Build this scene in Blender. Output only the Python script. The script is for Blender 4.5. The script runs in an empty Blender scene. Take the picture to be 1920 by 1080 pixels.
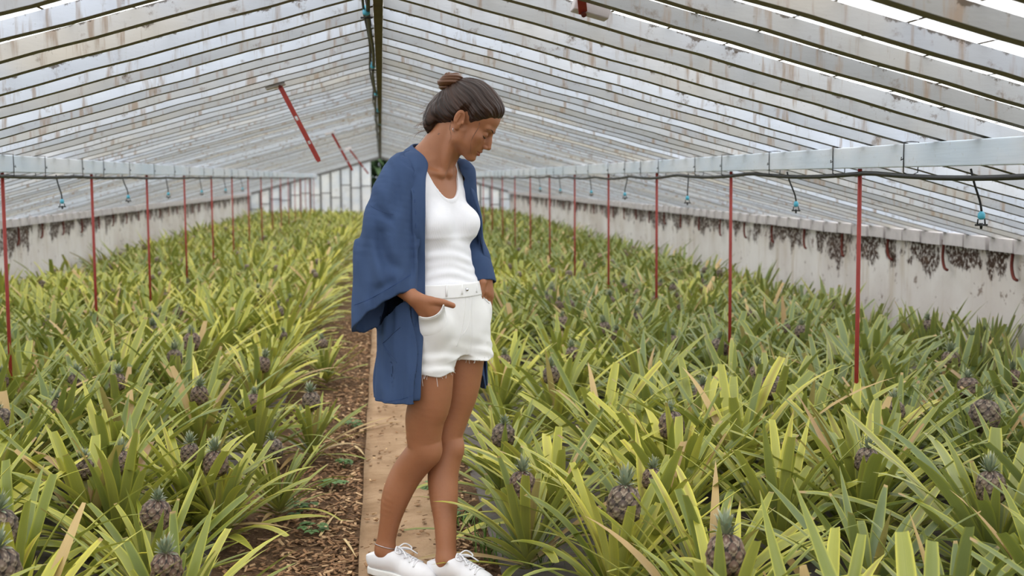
import bpy, bmesh, math, random
import numpy as np
from mathutils import Vector, Matrix

random.seed(7)
np.random.seed(7)
C = bpy.context.scene.collection
PI = math.pi

# ------------------------------------------------------------------ camera
FPX = 2350.0
CAMH = 1.36
VPX, VPY = 714.0, 335.0
ROLL = 0.016
_yc = np.array([(VPX - 960) / FPX, (540 - VPY) / FPX, -1.0]); _yc /= np.linalg.norm(_yc)
_zc = np.array([-math.sin(ROLL), math.cos(ROLL), 0.0]); _zc -= _zc.dot(_yc) * _yc; _zc /= np.linalg.norm(_zc)
_xc = np.cross(_yc, _zc)
W2C = np.stack([_xc, _yc, _zc], axis=1)
CAMP = np.array([0.0, 0.0, CAMH])


def at(px, py, Y):
    """World point seen at pixel (px, py) on the plane y = Y."""
    d = W2C.T @ np.array([(px - 960) / FPX, (540 - py) / FPX, -1.0])
    t = Y / d[1]
    return CAMP + d * t


def at_z(px, py, z):
    d = W2C.T @ np.array([(px - 960) / FPX, (540 - py) / FPX, -1.0])
    t = (z - CAMH) / d[2]
    return CAMP + d * t


def proj(p):
    c = W2C @ (np.asarray(p, float) - CAMP)
    return 960 + FPX * c[0] / -c[2], 540 - FPX * c[1] / -c[2]


cam = bpy.data.cameras.new('camera')
cam.sensor_width = 36.0
cam.lens = FPX / 1920 * 36.0
cam.clip_start = 0.05
cam.clip_end = 300
cam.dof.use_dof = True
cam.dof.focus_distance = 4.15
cam.dof.aperture_fstop = 4.2
camo = bpy.data.objects.new('camera', cam)
M4 = Matrix.Identity(4)
for i in range(3):
    for j in range(3):
        M4[i][j] = float(W2C[j][i])
M4.translation = Vector(CAMP)
camo.matrix_world = M4
C.objects.link(camo)
sc = bpy.context.scene
sc.camera = camo
sc.view_settings.view_transform = 'Standard'
sc.view_settings.look = 'None'
sc.view_settings.gamma = 1.0
sc.view_settings.use_curve_mapping = False


# ------------------------------------------------------------------ helpers
def lin(r, g, b):
    f = lambda c: (c / 255 / 12.92) if c / 255 <= 0.04045 else ((c / 255 + 0.055) / 1.055) ** 2.4
    return (f(r), f(g), f(b), 1.0)


class NT:
    """Small helper to wire a material's nodes."""
    def __init__(s, name):
        s.m = bpy.data.materials.new(name)
        s.m.use_nodes = True
        s.t = s.m.node_tree
        s.t.nodes.clear()
        s.out = s.t.nodes.new('ShaderNodeOutputMaterial')

    def n(s, kind, **kw):
        nd = s.t.nodes.new(kind)
        for k, v in kw.items():
            if k.startswith('_'):
                setattr(nd, k[1:], v)
            else:
                key = int(k[1:]) if k[0] == 'i' and k[1:].isdigit() else k.replace('__', ' ')
                s.set(nd.inputs[key], v)
        return nd

    def set(s, sock, v):
        if hasattr(v, 'is_output') or isinstance(v, bpy.types.NodeSocket):
            s.t.links.new(v, sock)
        else:
            sock.default_value = v

    def mix(s, fac, a, b, blend='MIX'):
        nd = s.t.nodes.new('ShaderNodeMix')
        nd.data_type = 'RGBA'
        nd.blend_type = blend
        s.set(nd.inputs[0], fac)
        s.set(nd.inputs[6], a)
        s.set(nd.inputs[7], b)
        return nd.outputs[2]

    def math(s, op, a, b=0.0, c=0.0, clamp=False):
        nd = s.t.nodes.new('ShaderNodeMath')
        nd.operation = op
        nd.use_clamp = clamp
        s.set(nd.inputs[0], a)
        s.set(nd.inputs[1], b)
        s.set(nd.inputs[2], c)
        return nd.outputs[0]

    def ramp(s, fac, lo, hi, a=0.0, b=1.0):
        nd = s.t.nodes.new('ShaderNodeMapRange')
        nd.interpolation_type = 'SMOOTHSTEP'
        s.set(nd.inputs[0], fac)
        nd.inputs[1].default_value = lo
        nd.inputs[2].default_value = hi
        nd.inputs[3].default_value = a
        nd.inputs[4].default_value = b
        return nd.outputs[0]

    def noise(s, scale, vec=None, detail=4.0, rough=0.55, sc3=None):
        nd = s.t.nodes.new('ShaderNodeTexNoise')
        nd.inputs['Scale'].default_value = scale
        nd.inputs['Detail'].default_value = detail
        nd.inputs['Roughness'].default_value = rough
        if vec is None:
            vec = s.pos()
        if sc3 is not None:
            mp = s.t.nodes.new('ShaderNodeMapping')
            mp.inputs['Scale'].default_value = sc3
            s.t.links.new(vec, mp.inputs[0])
            vec = mp.outputs[0]
        s.t.links.new(vec, nd.inputs['Vector'])
        return nd.outputs[0]

    def pos(s):
        if not hasattr(s, '_p'):
            s._p = s.t.nodes.new('ShaderNodeNewGeometry')
        return s._p.outputs['Position']

    def sep(s, v):
        nd = s.t.nodes.new('ShaderNodeSeparateXYZ')
        s.t.links.new(v, nd.inputs[0])
        return nd.outputs

    def attr(s, name, kind='GEOMETRY'):
        nd = s.t.nodes.new('ShaderNodeAttribute')
        nd.attribute_name = name
        nd.attribute_type = kind
        return nd

    def bump(s, h, strength=0.3, dist=0.01):
        nd = s.t.nodes.new('ShaderNodeBump')
        nd.inputs['Strength'].default_value = strength
        nd.inputs['Distance'].default_value = dist
        s.t.links.new(h, nd.inputs['Height'])
        return nd.outputs[0]

    def bsdf(s, color, rough=0.6, spec=0.4, normal=None, metal=0.0, sss=0.0, link=True, **kw):
        nd = s.t.nodes.new('ShaderNodeBsdfPrincipled')
        s.set(nd.inputs['Base Color'], color)
        s.set(nd.inputs['Roughness'], rough)
        s.set(nd.inputs['Specular IOR Level'], spec)
        s.set(nd.inputs['Metallic'], metal)
        if sss:
            nd.inputs['Subsurface Weight'].default_value = sss
            nd.inputs['Subsurface Radius'].default_value = (0.012, 0.005, 0.003)
            nd.inputs['Subsurface Scale'].default_value = 1.0
        if normal is not None:
            s.t.links.new(normal, nd.inputs['Normal'])
        if link:
            s.t.links.new(nd.outputs[0], s.out.inputs[0])
        return nd


def plain(name, rgb, rough=0.6, spec=0.4, metal=0.0, var=0.15, scale=30.0):
    t = NT(name)
    nz = t.noise(scale)
    c = lin(*rgb)
    col = t.mix(nz, tuple(x * (1 - var) for x in c[:3]) + (1,), tuple(min(1, x * (1 + var)) for x in c[:3]) + (1,))
    t.bsdf(col, rough, spec, metal=metal)
    return t.m


def link(name, me, mat=None, parent=None, smooth=False):
    o = bpy.data.objects.new(name, me)
    C.objects.link(o)
    if mat is not None:
        for m in (mat if isinstance(mat, (list, tuple)) else [mat]):
            me.materials.append(m)
    if parent is not None:
        o.parent = parent
    if smooth:
        me.polygons.foreach_set('use_smooth', np.ones(len(me.polygons), dtype=bool))
    return o


def tag(o, label=None, cat=None, group=None, kind=None):
    if label: o['label'] = label
    if cat: o['category'] = cat
    if group: o['group'] = group
    if kind: o['kind'] = kind
    return o


def empty(name, loc=(0, 0, 0), rz=0.0):
    o = bpy.data.objects.new(name, None)
    o.location = loc
    o.rotation_euler = (0, 0, rz)
    o.empty_display_size = 0.1
    C.objects.link(o)
    return o


def mesh_np(name, V, Q, smooth=True, col=None, colname='leaf'):
    """Mesh from vertex array V and an (n, 3|4) face array (or list of such arrays); col: per-vertex RGBA."""
    me = bpy.data.meshes.new(name)
    V = np.asarray(V, np.float32)
    Qs = Q if isinstance(Q, list) else [Q]
    Qs = [np.asarray(q, np.int32) for q in Qs if len(q)]
    me.vertices.add(len(V))
    me.vertices.foreach_set('co', V.ravel())
    nl = sum(q.size for q in Qs)
    npol = sum(len(q) for q in Qs)
    me.loops.add(nl)
    me.loops.foreach_set('vertex_index', np.concatenate([q.ravel() for q in Qs]))
    me.polygons.add(npol)
    tot = np.concatenate([np.full(len(q), q.shape[1], np.int32) for q in Qs])
    st = np.concatenate([[0], np.cumsum(tot)[:-1]]).astype(np.int32)
    me.polygons.foreach_set('loop_start', st)
    me.polygons.foreach_set('use_smooth', np.full(npol, bool(smooth)))
    if col is not None:
        a = me.color_attributes.new(colname, 'FLOAT_COLOR', 'POINT')
        a.data.foreach_set('color', np.asarray(col, np.float32).ravel())
    me.update(calc_edges=True)
    me.validate()
    return me


class MB:
    """Collects boxes, tubes and strips into one mesh."""
    def __init__(s):
        s.v = []
        s.f = []

    def box(s, c, size, R=None):
        b = len(s.v)
        for dx in (-.5, .5):
            for dy in (-.5, .5):
                for dz in (-.5, .5):
                    p = np.array([dx * size[0], dy * size[1], dz * size[2]])
                    if R is not None: p = R @ p
                    s.v.append(tuple(np.asarray(c) + p))
        for q in ((0, 1, 3, 2), (4, 6, 7, 5), (0, 4, 5, 1), (2, 3, 7, 6), (0, 2, 6, 4), (1, 5, 7, 3)):
            s.f.append(tuple(b + i for i in q))
        return s

    def hexa(s, pts):
        """8 corners: bottom ring of 4, top ring of 4."""
        b = len(s.v)
        s.v += [tuple(p) for p in pts]
        for q in ((3, 2, 1, 0), (4, 5, 6, 7), (0, 1, 5, 4), (1, 2, 6, 5), (2, 3, 7, 6), (3, 0, 4, 7)):
            s.f.append(tuple(b + i for i in q))
        return s

    def tube(s, pts, r, n=8, cap=True):
        pts = [np.asarray(p, float) for p in pts]
        rr = r if hasattr(r, '__len__') else [r] * len(pts)
        b = len(s.v)
        prev = None
        for i, p in enumerate(pts):
            t = pts[min(i + 1, len(pts) - 1)] - pts[max(i - 1, 0)]
            t = t / (np.linalg.norm(t) + 1e-12)
            if prev is None:
                a = np.array([0, 0, 1.0]) if abs(t[2]) < .9 else np.array([1.0, 0, 0])
            else:
                a = prev
            u = a - a.dot(t) * t
            u /= np.linalg.norm(u) + 1e-12
            w = np.cross(t, u)
            prev = u
            for k in range(n):
                an = 2 * PI * k / n
                s.v.append(tuple(p + rr[i] * (math.cos(an) * u + math.sin(an) * w)))
        for i in range(len(pts) - 1):
            for k in range(n):
                k2 = (k + 1) % n
                s.f.append((b + i * n + k, b + i * n + k2, b + (i + 1) * n + k2, b + (i + 1) * n + k))
        if cap:
            s.f.append(tuple(b + k for k in reversed(range(n))))
            s.f.append(tuple(b + (len(pts) - 1) * n + k for k in range(n)))
        return s

    def build(s, name, mat, parent=None, smooth=False, bevel=0.0):
        me = bpy.data.meshes.new(name)
        me.from_pydata([tuple(map(float, v)) for v in s.v], [], s.f)
        me.polygons.foreach_set('use_smooth', np.full(len(me.polygons), bool(smooth)))
        o = link(name, me, mat, parent, smooth)
        if bevel:
            m = o.modifiers.new('bevel', 'BEVEL')
            m.width = bevel
            m.segments = 2
            m.limit_method = 'ANGLE'
        return o


def catmull(P, n):
    """Catmull-Rom resample of points P (k, d) to n points."""
    P = np.asarray(P, float)
    k = len(P)
    E = np.vstack([2 * P[0] - P[1], P, 2 * P[-1] - P[-2]])
    t = np.linspace(0, k - 1, n)
    i = np.minimum(t.astype(int), k - 2)
    u = (t - i)[:, None]
    p0, p1, p2, p3 = E[i], E[i + 1], E[i + 2], E[i + 3]
    return 0.5 * (2 * p1 + (p2 - p0) * u + (2 * p0 - 5 * p1 + 4 * p2 - p3) * u ** 2 + (3 * p1 - p0 - 3 * p2 + p3) * u ** 3)


ORD = ['first', 'second', 'third', 'fourth', 'fifth', 'sixth', 'seventh', 'eighth', 'ninth', 'tenth', 'eleventh', 'twelfth',
       'thirteenth', 'fourteenth', 'fifteenth', 'sixteenth', 'seventeenth', 'eighteenth', 'nineteenth', 'twentieth']
_T = ['', '', 'twenty', 'thirty', 'forty', 'fifty', 'sixty', 'seventy', 'eighty', 'ninety', 'hundred']


def ordinal(i):
    """0 -> first, 24 -> twenty-fifth."""
    n = i + 1
    if n <= 20: return ORD[i]
    if n % 10 == 0 and n < 100: return _T[n // 10][:-1] + 'ieth'
    if n < 100: return _T[n // 10] + '-' + ORD[n % 10 - 1]
    if n == 100: return 'hundredth'
    return 'hundred-and-' + ordinal(n - 101)
# ------------------------------------------------------------------ greenhouse dimensions
XB = 1.95            # post / beam line
XW = 3.95            # side walls
YEND = 38.6
YSTART = -5.0
RS = 0.335           # rafter spacing
SL = 0.275           # roof slope
HB = CAMH + 0.343 * XB           # underside of rafters at the ridge board
RW, RH = 0.054, 0.050            # rafter section
LEFT, RIGHT = -1, 1


def under(x):
    return HB - SL * abs(x)


# ------------------------------------------------------------------ materials of the house
def white_wood(name, warm=0.0, seed=0.0):
    t = NT(name)
    tc = t.n('ShaderNodeTexCoord')
    ob = tc.outputs['Object']
    oi = t.n('ShaderNodeObjectInfo')
    off = t.n('ShaderNodeVectorMath', _operation='ADD')
    t.t.links.new(ob, off.inputs[0])
    mul = t.n('ShaderNodeVectorMath', _operation='SCALE')
    comb = t.n('ShaderNodeCombineXYZ')
    t.t.links.new(oi.outputs['Random'], comb.inputs[0])
    t.t.links.new(oi.outputs['Random'], comb.inputs[1])
    t.t.links.new(comb.outputs[0], mul.inputs[0])
    mul.inputs['Scale'].default_value = 37.0
    t.t.links.new(mul.outputs[0], off.inputs[1])
    v = off.outputs[0]
    big = t.noise(1.6, v, 3)
    streak = t.noise(1.0, v, 4, 0.6, (26, 26, 3))
    fine = t.noise(90, v, 3)
    spot = t.noise(14, v, 5, 0.7)
    base = t.mix(t.ramp(big, .35, .7), lin(170, 175, 184), lin(184, 178, 168))
    base = t.mix(t.ramp(oi.outputs['Random'], 0, 1, 0, .55), base, lin(138, 140, 140))
    # how well the paint has kept, rafter by rafter
    kp = t.n('ShaderNodeSeparateColor'); t.t.links.new(oi.outputs['Color'], kp.inputs[0])
    base = t.mix(kp.outputs[0], base, lin(206, 214, 228))
    base = t.mix(kp.outputs[1], base, lin(112, 112, 108))
    c = t.mix(t.math('MULTIPLY', t.ramp(streak, .53, .70), .75), base, lin(132, 112, 92))
    c = t.mix(t.math('MULTIPLY', t.ramp(spot, .57, .72), .65), c, lin(104, 88, 72))
    c = t.mix(t.math('MULTIPLY', t.ramp(fine, .68, .78), .5), c, lin(110, 105, 92))
    so = t.sep(ob)
    hgt = t.math('ADD', so[2], t.math('MULTIPLY', t.math('ABSOLUTE', so[0]), SL))
    c = t.mix(t.math('MULTIPLY', t.ramp(t.math('ADD', hgt, t.math('MULTIPLY', t.math('SUBTRACT', spot, .5), .10)), .047, .055), .8), c, lin(62, 50, 34))
    # darker, mottled olive-brown on faces that point down
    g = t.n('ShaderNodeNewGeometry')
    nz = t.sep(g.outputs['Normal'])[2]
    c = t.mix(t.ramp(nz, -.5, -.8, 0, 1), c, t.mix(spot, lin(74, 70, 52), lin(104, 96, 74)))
    t.bsdf(c, .6, .3, t.bump(t.noise(60, v, 4, .6, (.3, 1, 1)), .2, .004))
    return t.m


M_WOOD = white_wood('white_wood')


def make_beam_mat():
    t = NT('beam_paint')
    n1 = t.noise(3, None, 4, .6, (1, .3, 1))
    c = t.mix(t.ramp(n1, .3, .7), lin(182, 194, 206), lin(202, 205, 210))
    c = t.mix(t.math('MULTIPLY', t.ramp(t.noise(40), .62, .75), .4), c, lin(150, 146, 138))
    t.bsdf(c, .6, .3, t.bump(t.noise(30, None, 4, .6, (1, .05, 1)), .3, .004))
    return t.m


M_BEAM = make_beam_mat()
M_FASCIA = plain('old_white_paint', (186, 180, 180), .75, .25, var=.3, scale=9)
M_RIDGE = plain('ridge_wood', (88, 80, 52), .85, .2, var=.35, scale=8)
M_RED = plain('red_oxide_paint', (132, 42, 34), .55, .35, var=.25, scale=14)
M_RUST = plain('rusty_iron', (92, 42, 34), .8, .2, var=.4, scale=40)
M_HOSE = plain('black_hose', (26, 27, 28), .5, .4)
M_TEAL = plain('teal_plastic', (70, 160, 185), .4, .5)
M_BLACK = plain('black_plastic', (24, 24, 26), .45, .4)


def make_glass():
    """Whitewashed lapped panes: milky, partly see-through, with a dirt line at each lap."""
    t = NT('whitewashed_glass')
    uv = t.attr('lap')           # R: along the slope in panes, G: across
    s = t.sep(uv.outputs['Vector'])
    fr = t.math('FRACT', s[0])
    lapl = t.math('LESS_THAN', fr, 0.045)
    n1 = t.noise(2.2)
    n2 = t.noise(25, None, 5, .65)
    wash = t.mix(t.ramp(n1, .3, .7), (1.0, .985, .96, 1), (.93, .95, .97, 1))
    wash = t.mix(t.math('MULTIPLY', t.ramp(n2, .58, .75), .45), wash, lin(205, 185, 160))
    tr = t.n('ShaderNodeBsdfTranslucent')
    t.set(tr.inputs[0], wash)
    df = t.n('ShaderNodeBsdfDiffuse')
    t.set(df.inputs[0], t.mix(.5, wash, (.8, .8, .8, 1)))
    tp = t.n('ShaderNodeBsdfTransparent')
    t.set(tp.inputs[0], (.97, .98, .97, 1))
    m1 = t.n('ShaderNodeMixShader'); t.set(m1.inputs[0], .10)
    t.t.links.new(tr.outputs[0], m1.inputs[1]); t.t.links.new(df.outputs[0], m1.inputs[2])
    m2 = t.n('ShaderNodeMixShader'); t.set(m2.inputs[0], .18)
    t.t.links.new(m1.outputs[0], m2.inputs[1]); t.t.links.new(tp.outputs[0], m2.inputs[2])
    dirt = t.n('ShaderNodeBsdfDiffuse'); t.set(dirt.inputs[0], lin(84, 72, 46))
    m3 = t.n('ShaderNodeMixShader')
    t.set(m3.inputs[0], t.math('MULTIPLY', lapl, t.ramp(t.noise(40), .3, .5)))
    t.t.links.new(m2.outputs[0], m3.inputs[1]); t.t.links.new(dirt.outputs[0], m3.inputs[2])
    t.t.links.new(m3.outputs[0], t.out.inputs[0])
    return t.m


M_GLASS = make_glass()


def make_wall_mat():
    t = NT('stained_plaster')
    p = t.pos()
    z = t.sep(p)[2]
    big = t.noise(1.2, None, 4)
    drip = t.noise(1.0, None, 5, .65, (9, 9, 1.1))
    drip2 = t.noise(1.0, None, 5, .7, (3.0, 3.0, 2.2))
    fine = t.noise(35, None, 5, .7)
    c = t.mix(t.ramp(big, .3, .7), lin(196, 188, 182), lin(216, 212, 208))
    c = t.mix(t.math('MULTIPLY', t.ramp(drip, .52, .7), .5), c, lin(176, 160, 138))
    top = t.ramp(z, .45, .86, 0, 1)
    val = t.math('ADD', drip2, t.math('MULTIPLY', t.math('SUBTRACT', top, 1.0), .26))
    k = t.math('MULTIPLY', t.ramp(val, .40, .47), t.ramp(fine, .36, .52))
    c = t.mix(k, c, lin(62, 44, 34))
    k2 = t.math('MULTIPLY', t.ramp(t.noise(7, None, 5, .7), .60, .68), .7)
    c = t.mix(k2, c, lin(96, 70, 52))
    t.bsdf(c, .85, .2, t.bump(fine, .3, .006))
    return t.m


M_WALL = make_wall_mat()


def make_soil():
    t = NT('garden_soil')
    a = t.noise(6, None, 6, .65)
    b = t.noise(70, None, 5, .7)
    c = t.mix(a, lin(82, 63, 47), lin(118, 92, 70))
    c = t.mix(t.ramp(b, .52, .7), c, lin(156, 128, 98))
    t.bsdf(c, .95, .1, t.bump(b, .8, .02))
    return t.m


M_SOIL = make_soil()


def make_path():
    t = NT('trodden_path')
    a = t.noise(3.5, None, 6, .6)
    b = t.noise(55, None, 5, .7)
    d = t.noise(16, None, 5, .65, (1, 2.4, 1))
    c = t.mix(t.ramp(a, .3, .7), lin(140, 112, 85), lin(170, 142, 113))
    c = t.mix(t.math('MULTIPLY', t.ramp(d, .55, .7), .6), c, lin(114, 86, 64))
    c = t.mix(t.math('MULTIPLY', t.ramp(b, .6, .72), .7), c, lin(98, 70, 50))
    t.bsdf(c, .95, .1, t.bump(b, .6, .008))
    return t.m


M_PATH = make_path()


def make_mat_sheet():
    t = NT('grey_mulch_sheet')
    a = t.noise(5, None, 5, .6)
    c = t.mix(a, lin(82, 76, 72), lin(112, 104, 98))
    c = t.mix(t.ramp(t.noise(30, None, 4, .7), .55, .7), c, lin(96, 74, 56))
    t.bsdf(c, .7, .3, t.bump(t.noise(12, None, 4), .5, .03))
    return t.m


M_SHEET = make_mat_sheet()

# ------------------------------------------------------------------ floor, path, walls
PXL, PXR = -0.10, 0.235
b = MB()
b.box((0, (YSTART + YEND) / 2 + 2, -0.10), (2 * XW + .6, YEND - YSTART + 8, 0.14))
tag(b.build('floor', M_SOIL), kind='structure')


def slab(name, x0, x1, z0, z1, mat, rough):
    """Long strip with a slightly worn, uneven top."""
    ny, nx = 220, 8
    ys = np.linspace(0.5, YEND, ny)
    V, Q = [], []
    for i, y in enumerate(ys):
        for k in range(nx):
            x = x0 + (x1 - x0) * k / (nx - 1)
            edge = 1 if k in (0, nx - 1) else 0
            V.append((x + rough * math.sin(y * 5 + k) * (.4 if edge else 1), y, z1 + rough * math.sin(3.1 * y + 2 * k) * .5 - edge * .004))
    o = len(V)
    for y in ys:
        V.append((x0, y, z0)); V.append((x1, y, z0))
    for i in range(ny - 1):
        for k in range(nx - 1):
            a = i * nx + k
            Q.append((a, a + 1, a + nx + 1, a + nx))
        a = i * nx; q = o + 2 * i
        Q.append((q, a, a + nx, q + 2))
        a = i * nx + nx - 1
        Q.append((a, q + 1, q + 3, a + nx))
    return link(name, mesh_np(name, V, np.array(Q)), mat)


tag(slab('path', PXL, PXR, -0.05, 0.0, M_PATH, .006), kind='structure')
tag(slab('mulch_sheet', .40, XW - .05, -0.05, -0.015, M_SHEET, .01), kind='structure')
tag(slab('mulch_sheet', -XW + .05, -.62, -0.05, -0.015, M_SHEET, .01), kind='structure')

WZ = CAMH - 0.124 * XW
for sx, nm in ((-1, 'left'), (1, 'right')):
    b = MB()
    b.box((sx * (XW + .10), (YSTART + YEND) / 2, WZ / 2 - .05), (.2, YEND - YSTART, WZ + .12))
    tag(b.build('wall_' + nm, M_WALL), kind='structure')
b = MB(); b.box((0, YSTART - .05, 1.2), (2 * XW + .4, .1, 2.6))
tag(b.build('wall_front', M_WALL), kind='structure')

# eaves fascia, block between each pair of rafter ends
for sx, nm in ((-1, 'left'), (1, 'right')):
    b = MB()
    y = YSTART
    i = 0
    while y < YEND - .3:
        b.box((sx * (XW - .035), y + RS / 2, WZ + .045 + random.uniform(-.004, .004)), (.05 + random.uniform(-.01, .01), RS - .035, .085))
        y += RS
    b.box((sx * (XW + .06), (YSTART + YEND) / 2, WZ + .045), (.16, YEND - YSTART, .07))
    o = b.build('trim_' + ('1' if sx < 0 else '2'), M_FASCIA)
    tag(o, kind='structure')

# ------------------------------------------------------------------ roof panes
for sx, nm in ((-1, 'left'), (1, 'right')):
    V, Q, A = [], [], []
    nx = 40
    nlap = 21.0
    y0, y1 = YSTART, YEND
    xs = np.linspace(0.0, XW + .12, nx + 1)
    for i, x in enumerate(xs):
        for y in (y0, y1):
            V.append((sx * x, y, under(x) + RH + .006))
            A.append((x * math.sqrt(1 + SL * SL) / .19, y / RS, 0, 1))
    for i in range(nx):
        Q.append((2 * i, 2 * i + 2, 2 * i + 3, 2 * i + 1))
    me = mesh_np('ceiling_' + nm, V, np.array(Q), False)
    a = me.attributes.new('lap', 'FLOAT_VECTOR', 'POINT')
    a.data.foreach_set('vector', np.array([q[:3] for q in A], np.float32).ravel())
    tag(link('ceiling_' + nm, me, M_GLASS), kind='structure')

# ------------------------------------------------------------------ rafters
slope_name = {-1: 'slope with the hanging red straps', 1: 'slope over the woman\'s face'}


def rafter_mesh(sx):
    x0, x1 = .02, XW + .08
    n = 24
    V, Q = [], []
    for i in range(n + 1):
        x = x0 + (x1 - x0) * i / n
        z = -SL * x
        wob = .0015 * math.sin(i * 1.7)
        for (dy, dz) in ((-RW / 2, 0), (RW / 2, 0), (RW / 2, RH), (-RW / 2, RH)):
            V.append((sx * x, dy + wob, z + dz + (.002 * math.sin(i * 2.3) if dz == 0 else 0)))
    for i in range(n):
        for k in range(4):
            a, c = i * 4 + k, i * 4 + (k + 1) % 4
            q = (a, c, c + 4, a + 4)
            Q.append(q if sx < 0 else q[::-1])
    Q.append((0, 1, 2, 3)); Q.append((4 * n + 3, 4 * n + 2, 4 * n + 1, 4 * n))
    me = mesh_np('rafter', V, np.array(Q), False)
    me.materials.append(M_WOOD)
    return me


RAF0 = 1.30
nraf = int((YEND - .1 - RAF0) / RS)
for sx in (-1, 1):
    me = rafter_mesh(sx)
    for i in range(nraf):
        y = RAF0 + RS * i + (0.0 if sx > 0 else -.02) + random.uniform(-.012, .012)
        o = link('rafter', me)
        o.location = (0, y, HB + random.uniform(-.003, .003))
        g_ = random.random() ** 3 * .9
        o.color = (g_, random.uniform(0, .35) + (random.uniform(.2, .5) if random.random() < .12 else 0) + .10 * min(1, y / 25), 0, 1)
        side = 'roof slope with red straps' if sx < 0 else 'roof slope she faces'
        tag(o, 'white peeling wooden rafter on the %s, %s from the camera' % (side, ordinal(i)), 'rafter',
            'white rafters of the ' + side)

# ridge board
b = MB()
b.box((0, (YSTART + YEND) / 2, HB + .004), (.036, YEND - YSTART, .09))
tag(b.build('ridge_board', M_RIDGE, bevel=.003), 'dark mossy ridge board along the peak of the roof', 'ridge board')
# cables along the ridge
b = MB()
for k, (dx, dz) in enumerate(((-.034, -.01), (-.05, .0), (-.040, .012))):
    pts = [(dx + .006 * math.sin(y * 2.1 + k), y, HB - .015 + dz + .006 * math.sin(y * 3.3 + k)) for y in np.arange(2.0, YEND - .2, .22)]
    b.tube(pts, .0055 if k else .009, 6)
tag(b.build('ridge_pipe', M_HOSE, smooth=True), 'black water pipe strapped along the dark ridge board', 'water pipe')

# ------------------------------------------------------------------ beams on the post lines
bead = {}
BZ0 = {-1: CAMH + .026 * XB, 1: CAMH + .028 * XB}
for sx in (-1, 1):
    X = sx * (XB + (.04 if sx > 0 else -.02))
    z1 = under(X) - .002
    z0 = z1 - .088
    bead[sx] = (X, z0, z1)
    b = MB()
    b.box((X, (YSTART + YEND) / 2, (z0 + z1) / 2 - .002), (.05, YEND - YSTART - .2, z1 - z0))
    lab = 'pale painted purlin beam on red posts along the bed %s' % ('at the woman\'s back' if sx < 0 else 'the woman faces')
    o = b.build('purlin_beam', M_BEAM, bevel=.004)
    tag(o, lab, 'beam')

# ------------------------------------------------------------------ posts
bedname = {-1: "at the woman's back", 1: 'the woman faces'}
POST_S = 1.92
post_y0 = {-1: FPX * XB * 1.01 / 710, 1: FPX * XB * 1.02 / 899}
POSTS = {-1: [], 1: []}
for sx in (-1, 1):
    X, z0, z1 = bead[sx]
    bmx = MB().tube([(0, 0, -.06), (0, 0, z0 - .004)], .0095, 8)
    me = None
    # fit to the post tops seen in the photograph
    k = 0
    y = at(4, 325, 1)[1]
    first = (-X if sx < 0 else X)
    px0 = 4 if sx < 0 else 1613
    d = W2C.T @ np.array([(px0 - 960) / FPX, (540 - (325 if sx < 0 else 294)) / FPX, -1.0])
    y0 = X / d[0] * d[1]
    px1 = 345 if sx < 0 else 1141
    d = W2C.T @ np.array([(px1 - 960) / FPX, (540 - (330 if sx < 0 else 317)) / FPX, -1.0])
    y1 = X / d[0] * d[1]
    step = (y1 - y0) / 3
    n = int((YEND - .4 - y0) / step) + 1
    for i in range(n):
        y = y0 + step * i
        if me is None:
            o = bmx.build('post', M_RED, smooth=True)
            me = o.data
        else:
            o = link('post', me)
        o.location = (X, y, 0)
        POSTS[sx].append(y)
        tag(o, 'thin red iron post in the bed %s, %s from the camera' % (bedname[sx], ordinal(i)), 'post', 'red posts ' + bedname[sx])
    print('POST', sx, y0, step, n)

# ------------------------------------------------------------------ hoses under the beams, ties, drop sprinklers
for sx in (-1, 1):
    X, z0, z1 = bead[sx]
    pts = []
    for y in np.arange(1.4, YEND - .3, .12):
        sag = .018 * abs(math.sin(y * 1.9)) + .006 * math.sin(y * .7)
        pts.append((X - sx * .012 + .008 * math.sin(y * 1.3), y, z0 - .024 - sag * (1.0 if sx > 0 else .35)))
    b = MB().tube(pts, .0095, 8)
    tag(b.build('water_hose', M_HOSE, smooth=True), 'black irrigation hose slung under the beam of the bed %s' % bedname[sx], 'hose')
    # wire ties round beam and hose
    me = None
    tl = MB()
    loop = [(-.028, 0, -.022), (-.029, 0, .05), (-.028, .001, .092), (0, 0, .094), (.028, 0, .092), (.029, 0, .03), (.027, 0, -.022), (0, 0, -.034), (-.028, 0, -.022)]
    tl.tube(loop, .0022, 5)
    tl.tube([(-sx * .029, 0, .03), (-sx * .036, .006, .024), (-sx * .032, .012, .036)], .002, 5)
    y = 2.9
    i = 0
    while y < 24:
        if me is None:
            o = tl.build('wire_tie', M_BLACK, smooth=True); me = o.data
        else:
            o = link('wire_tie', me)
        o.location = (X, y, z0)
        o.rotation_euler = (random.uniform(-.05, .05), 0, random.uniform(-.1, .1))
        tag(o, 'black wire tie on the beam of the bed %s, %s from camera' % (bedname[sx], ordinal(i)), 'wire tie', 'wire ties ' + bedname[sx])
        y += random.choice((.62, .9, .75, 1.05))
        i += 1


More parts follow.
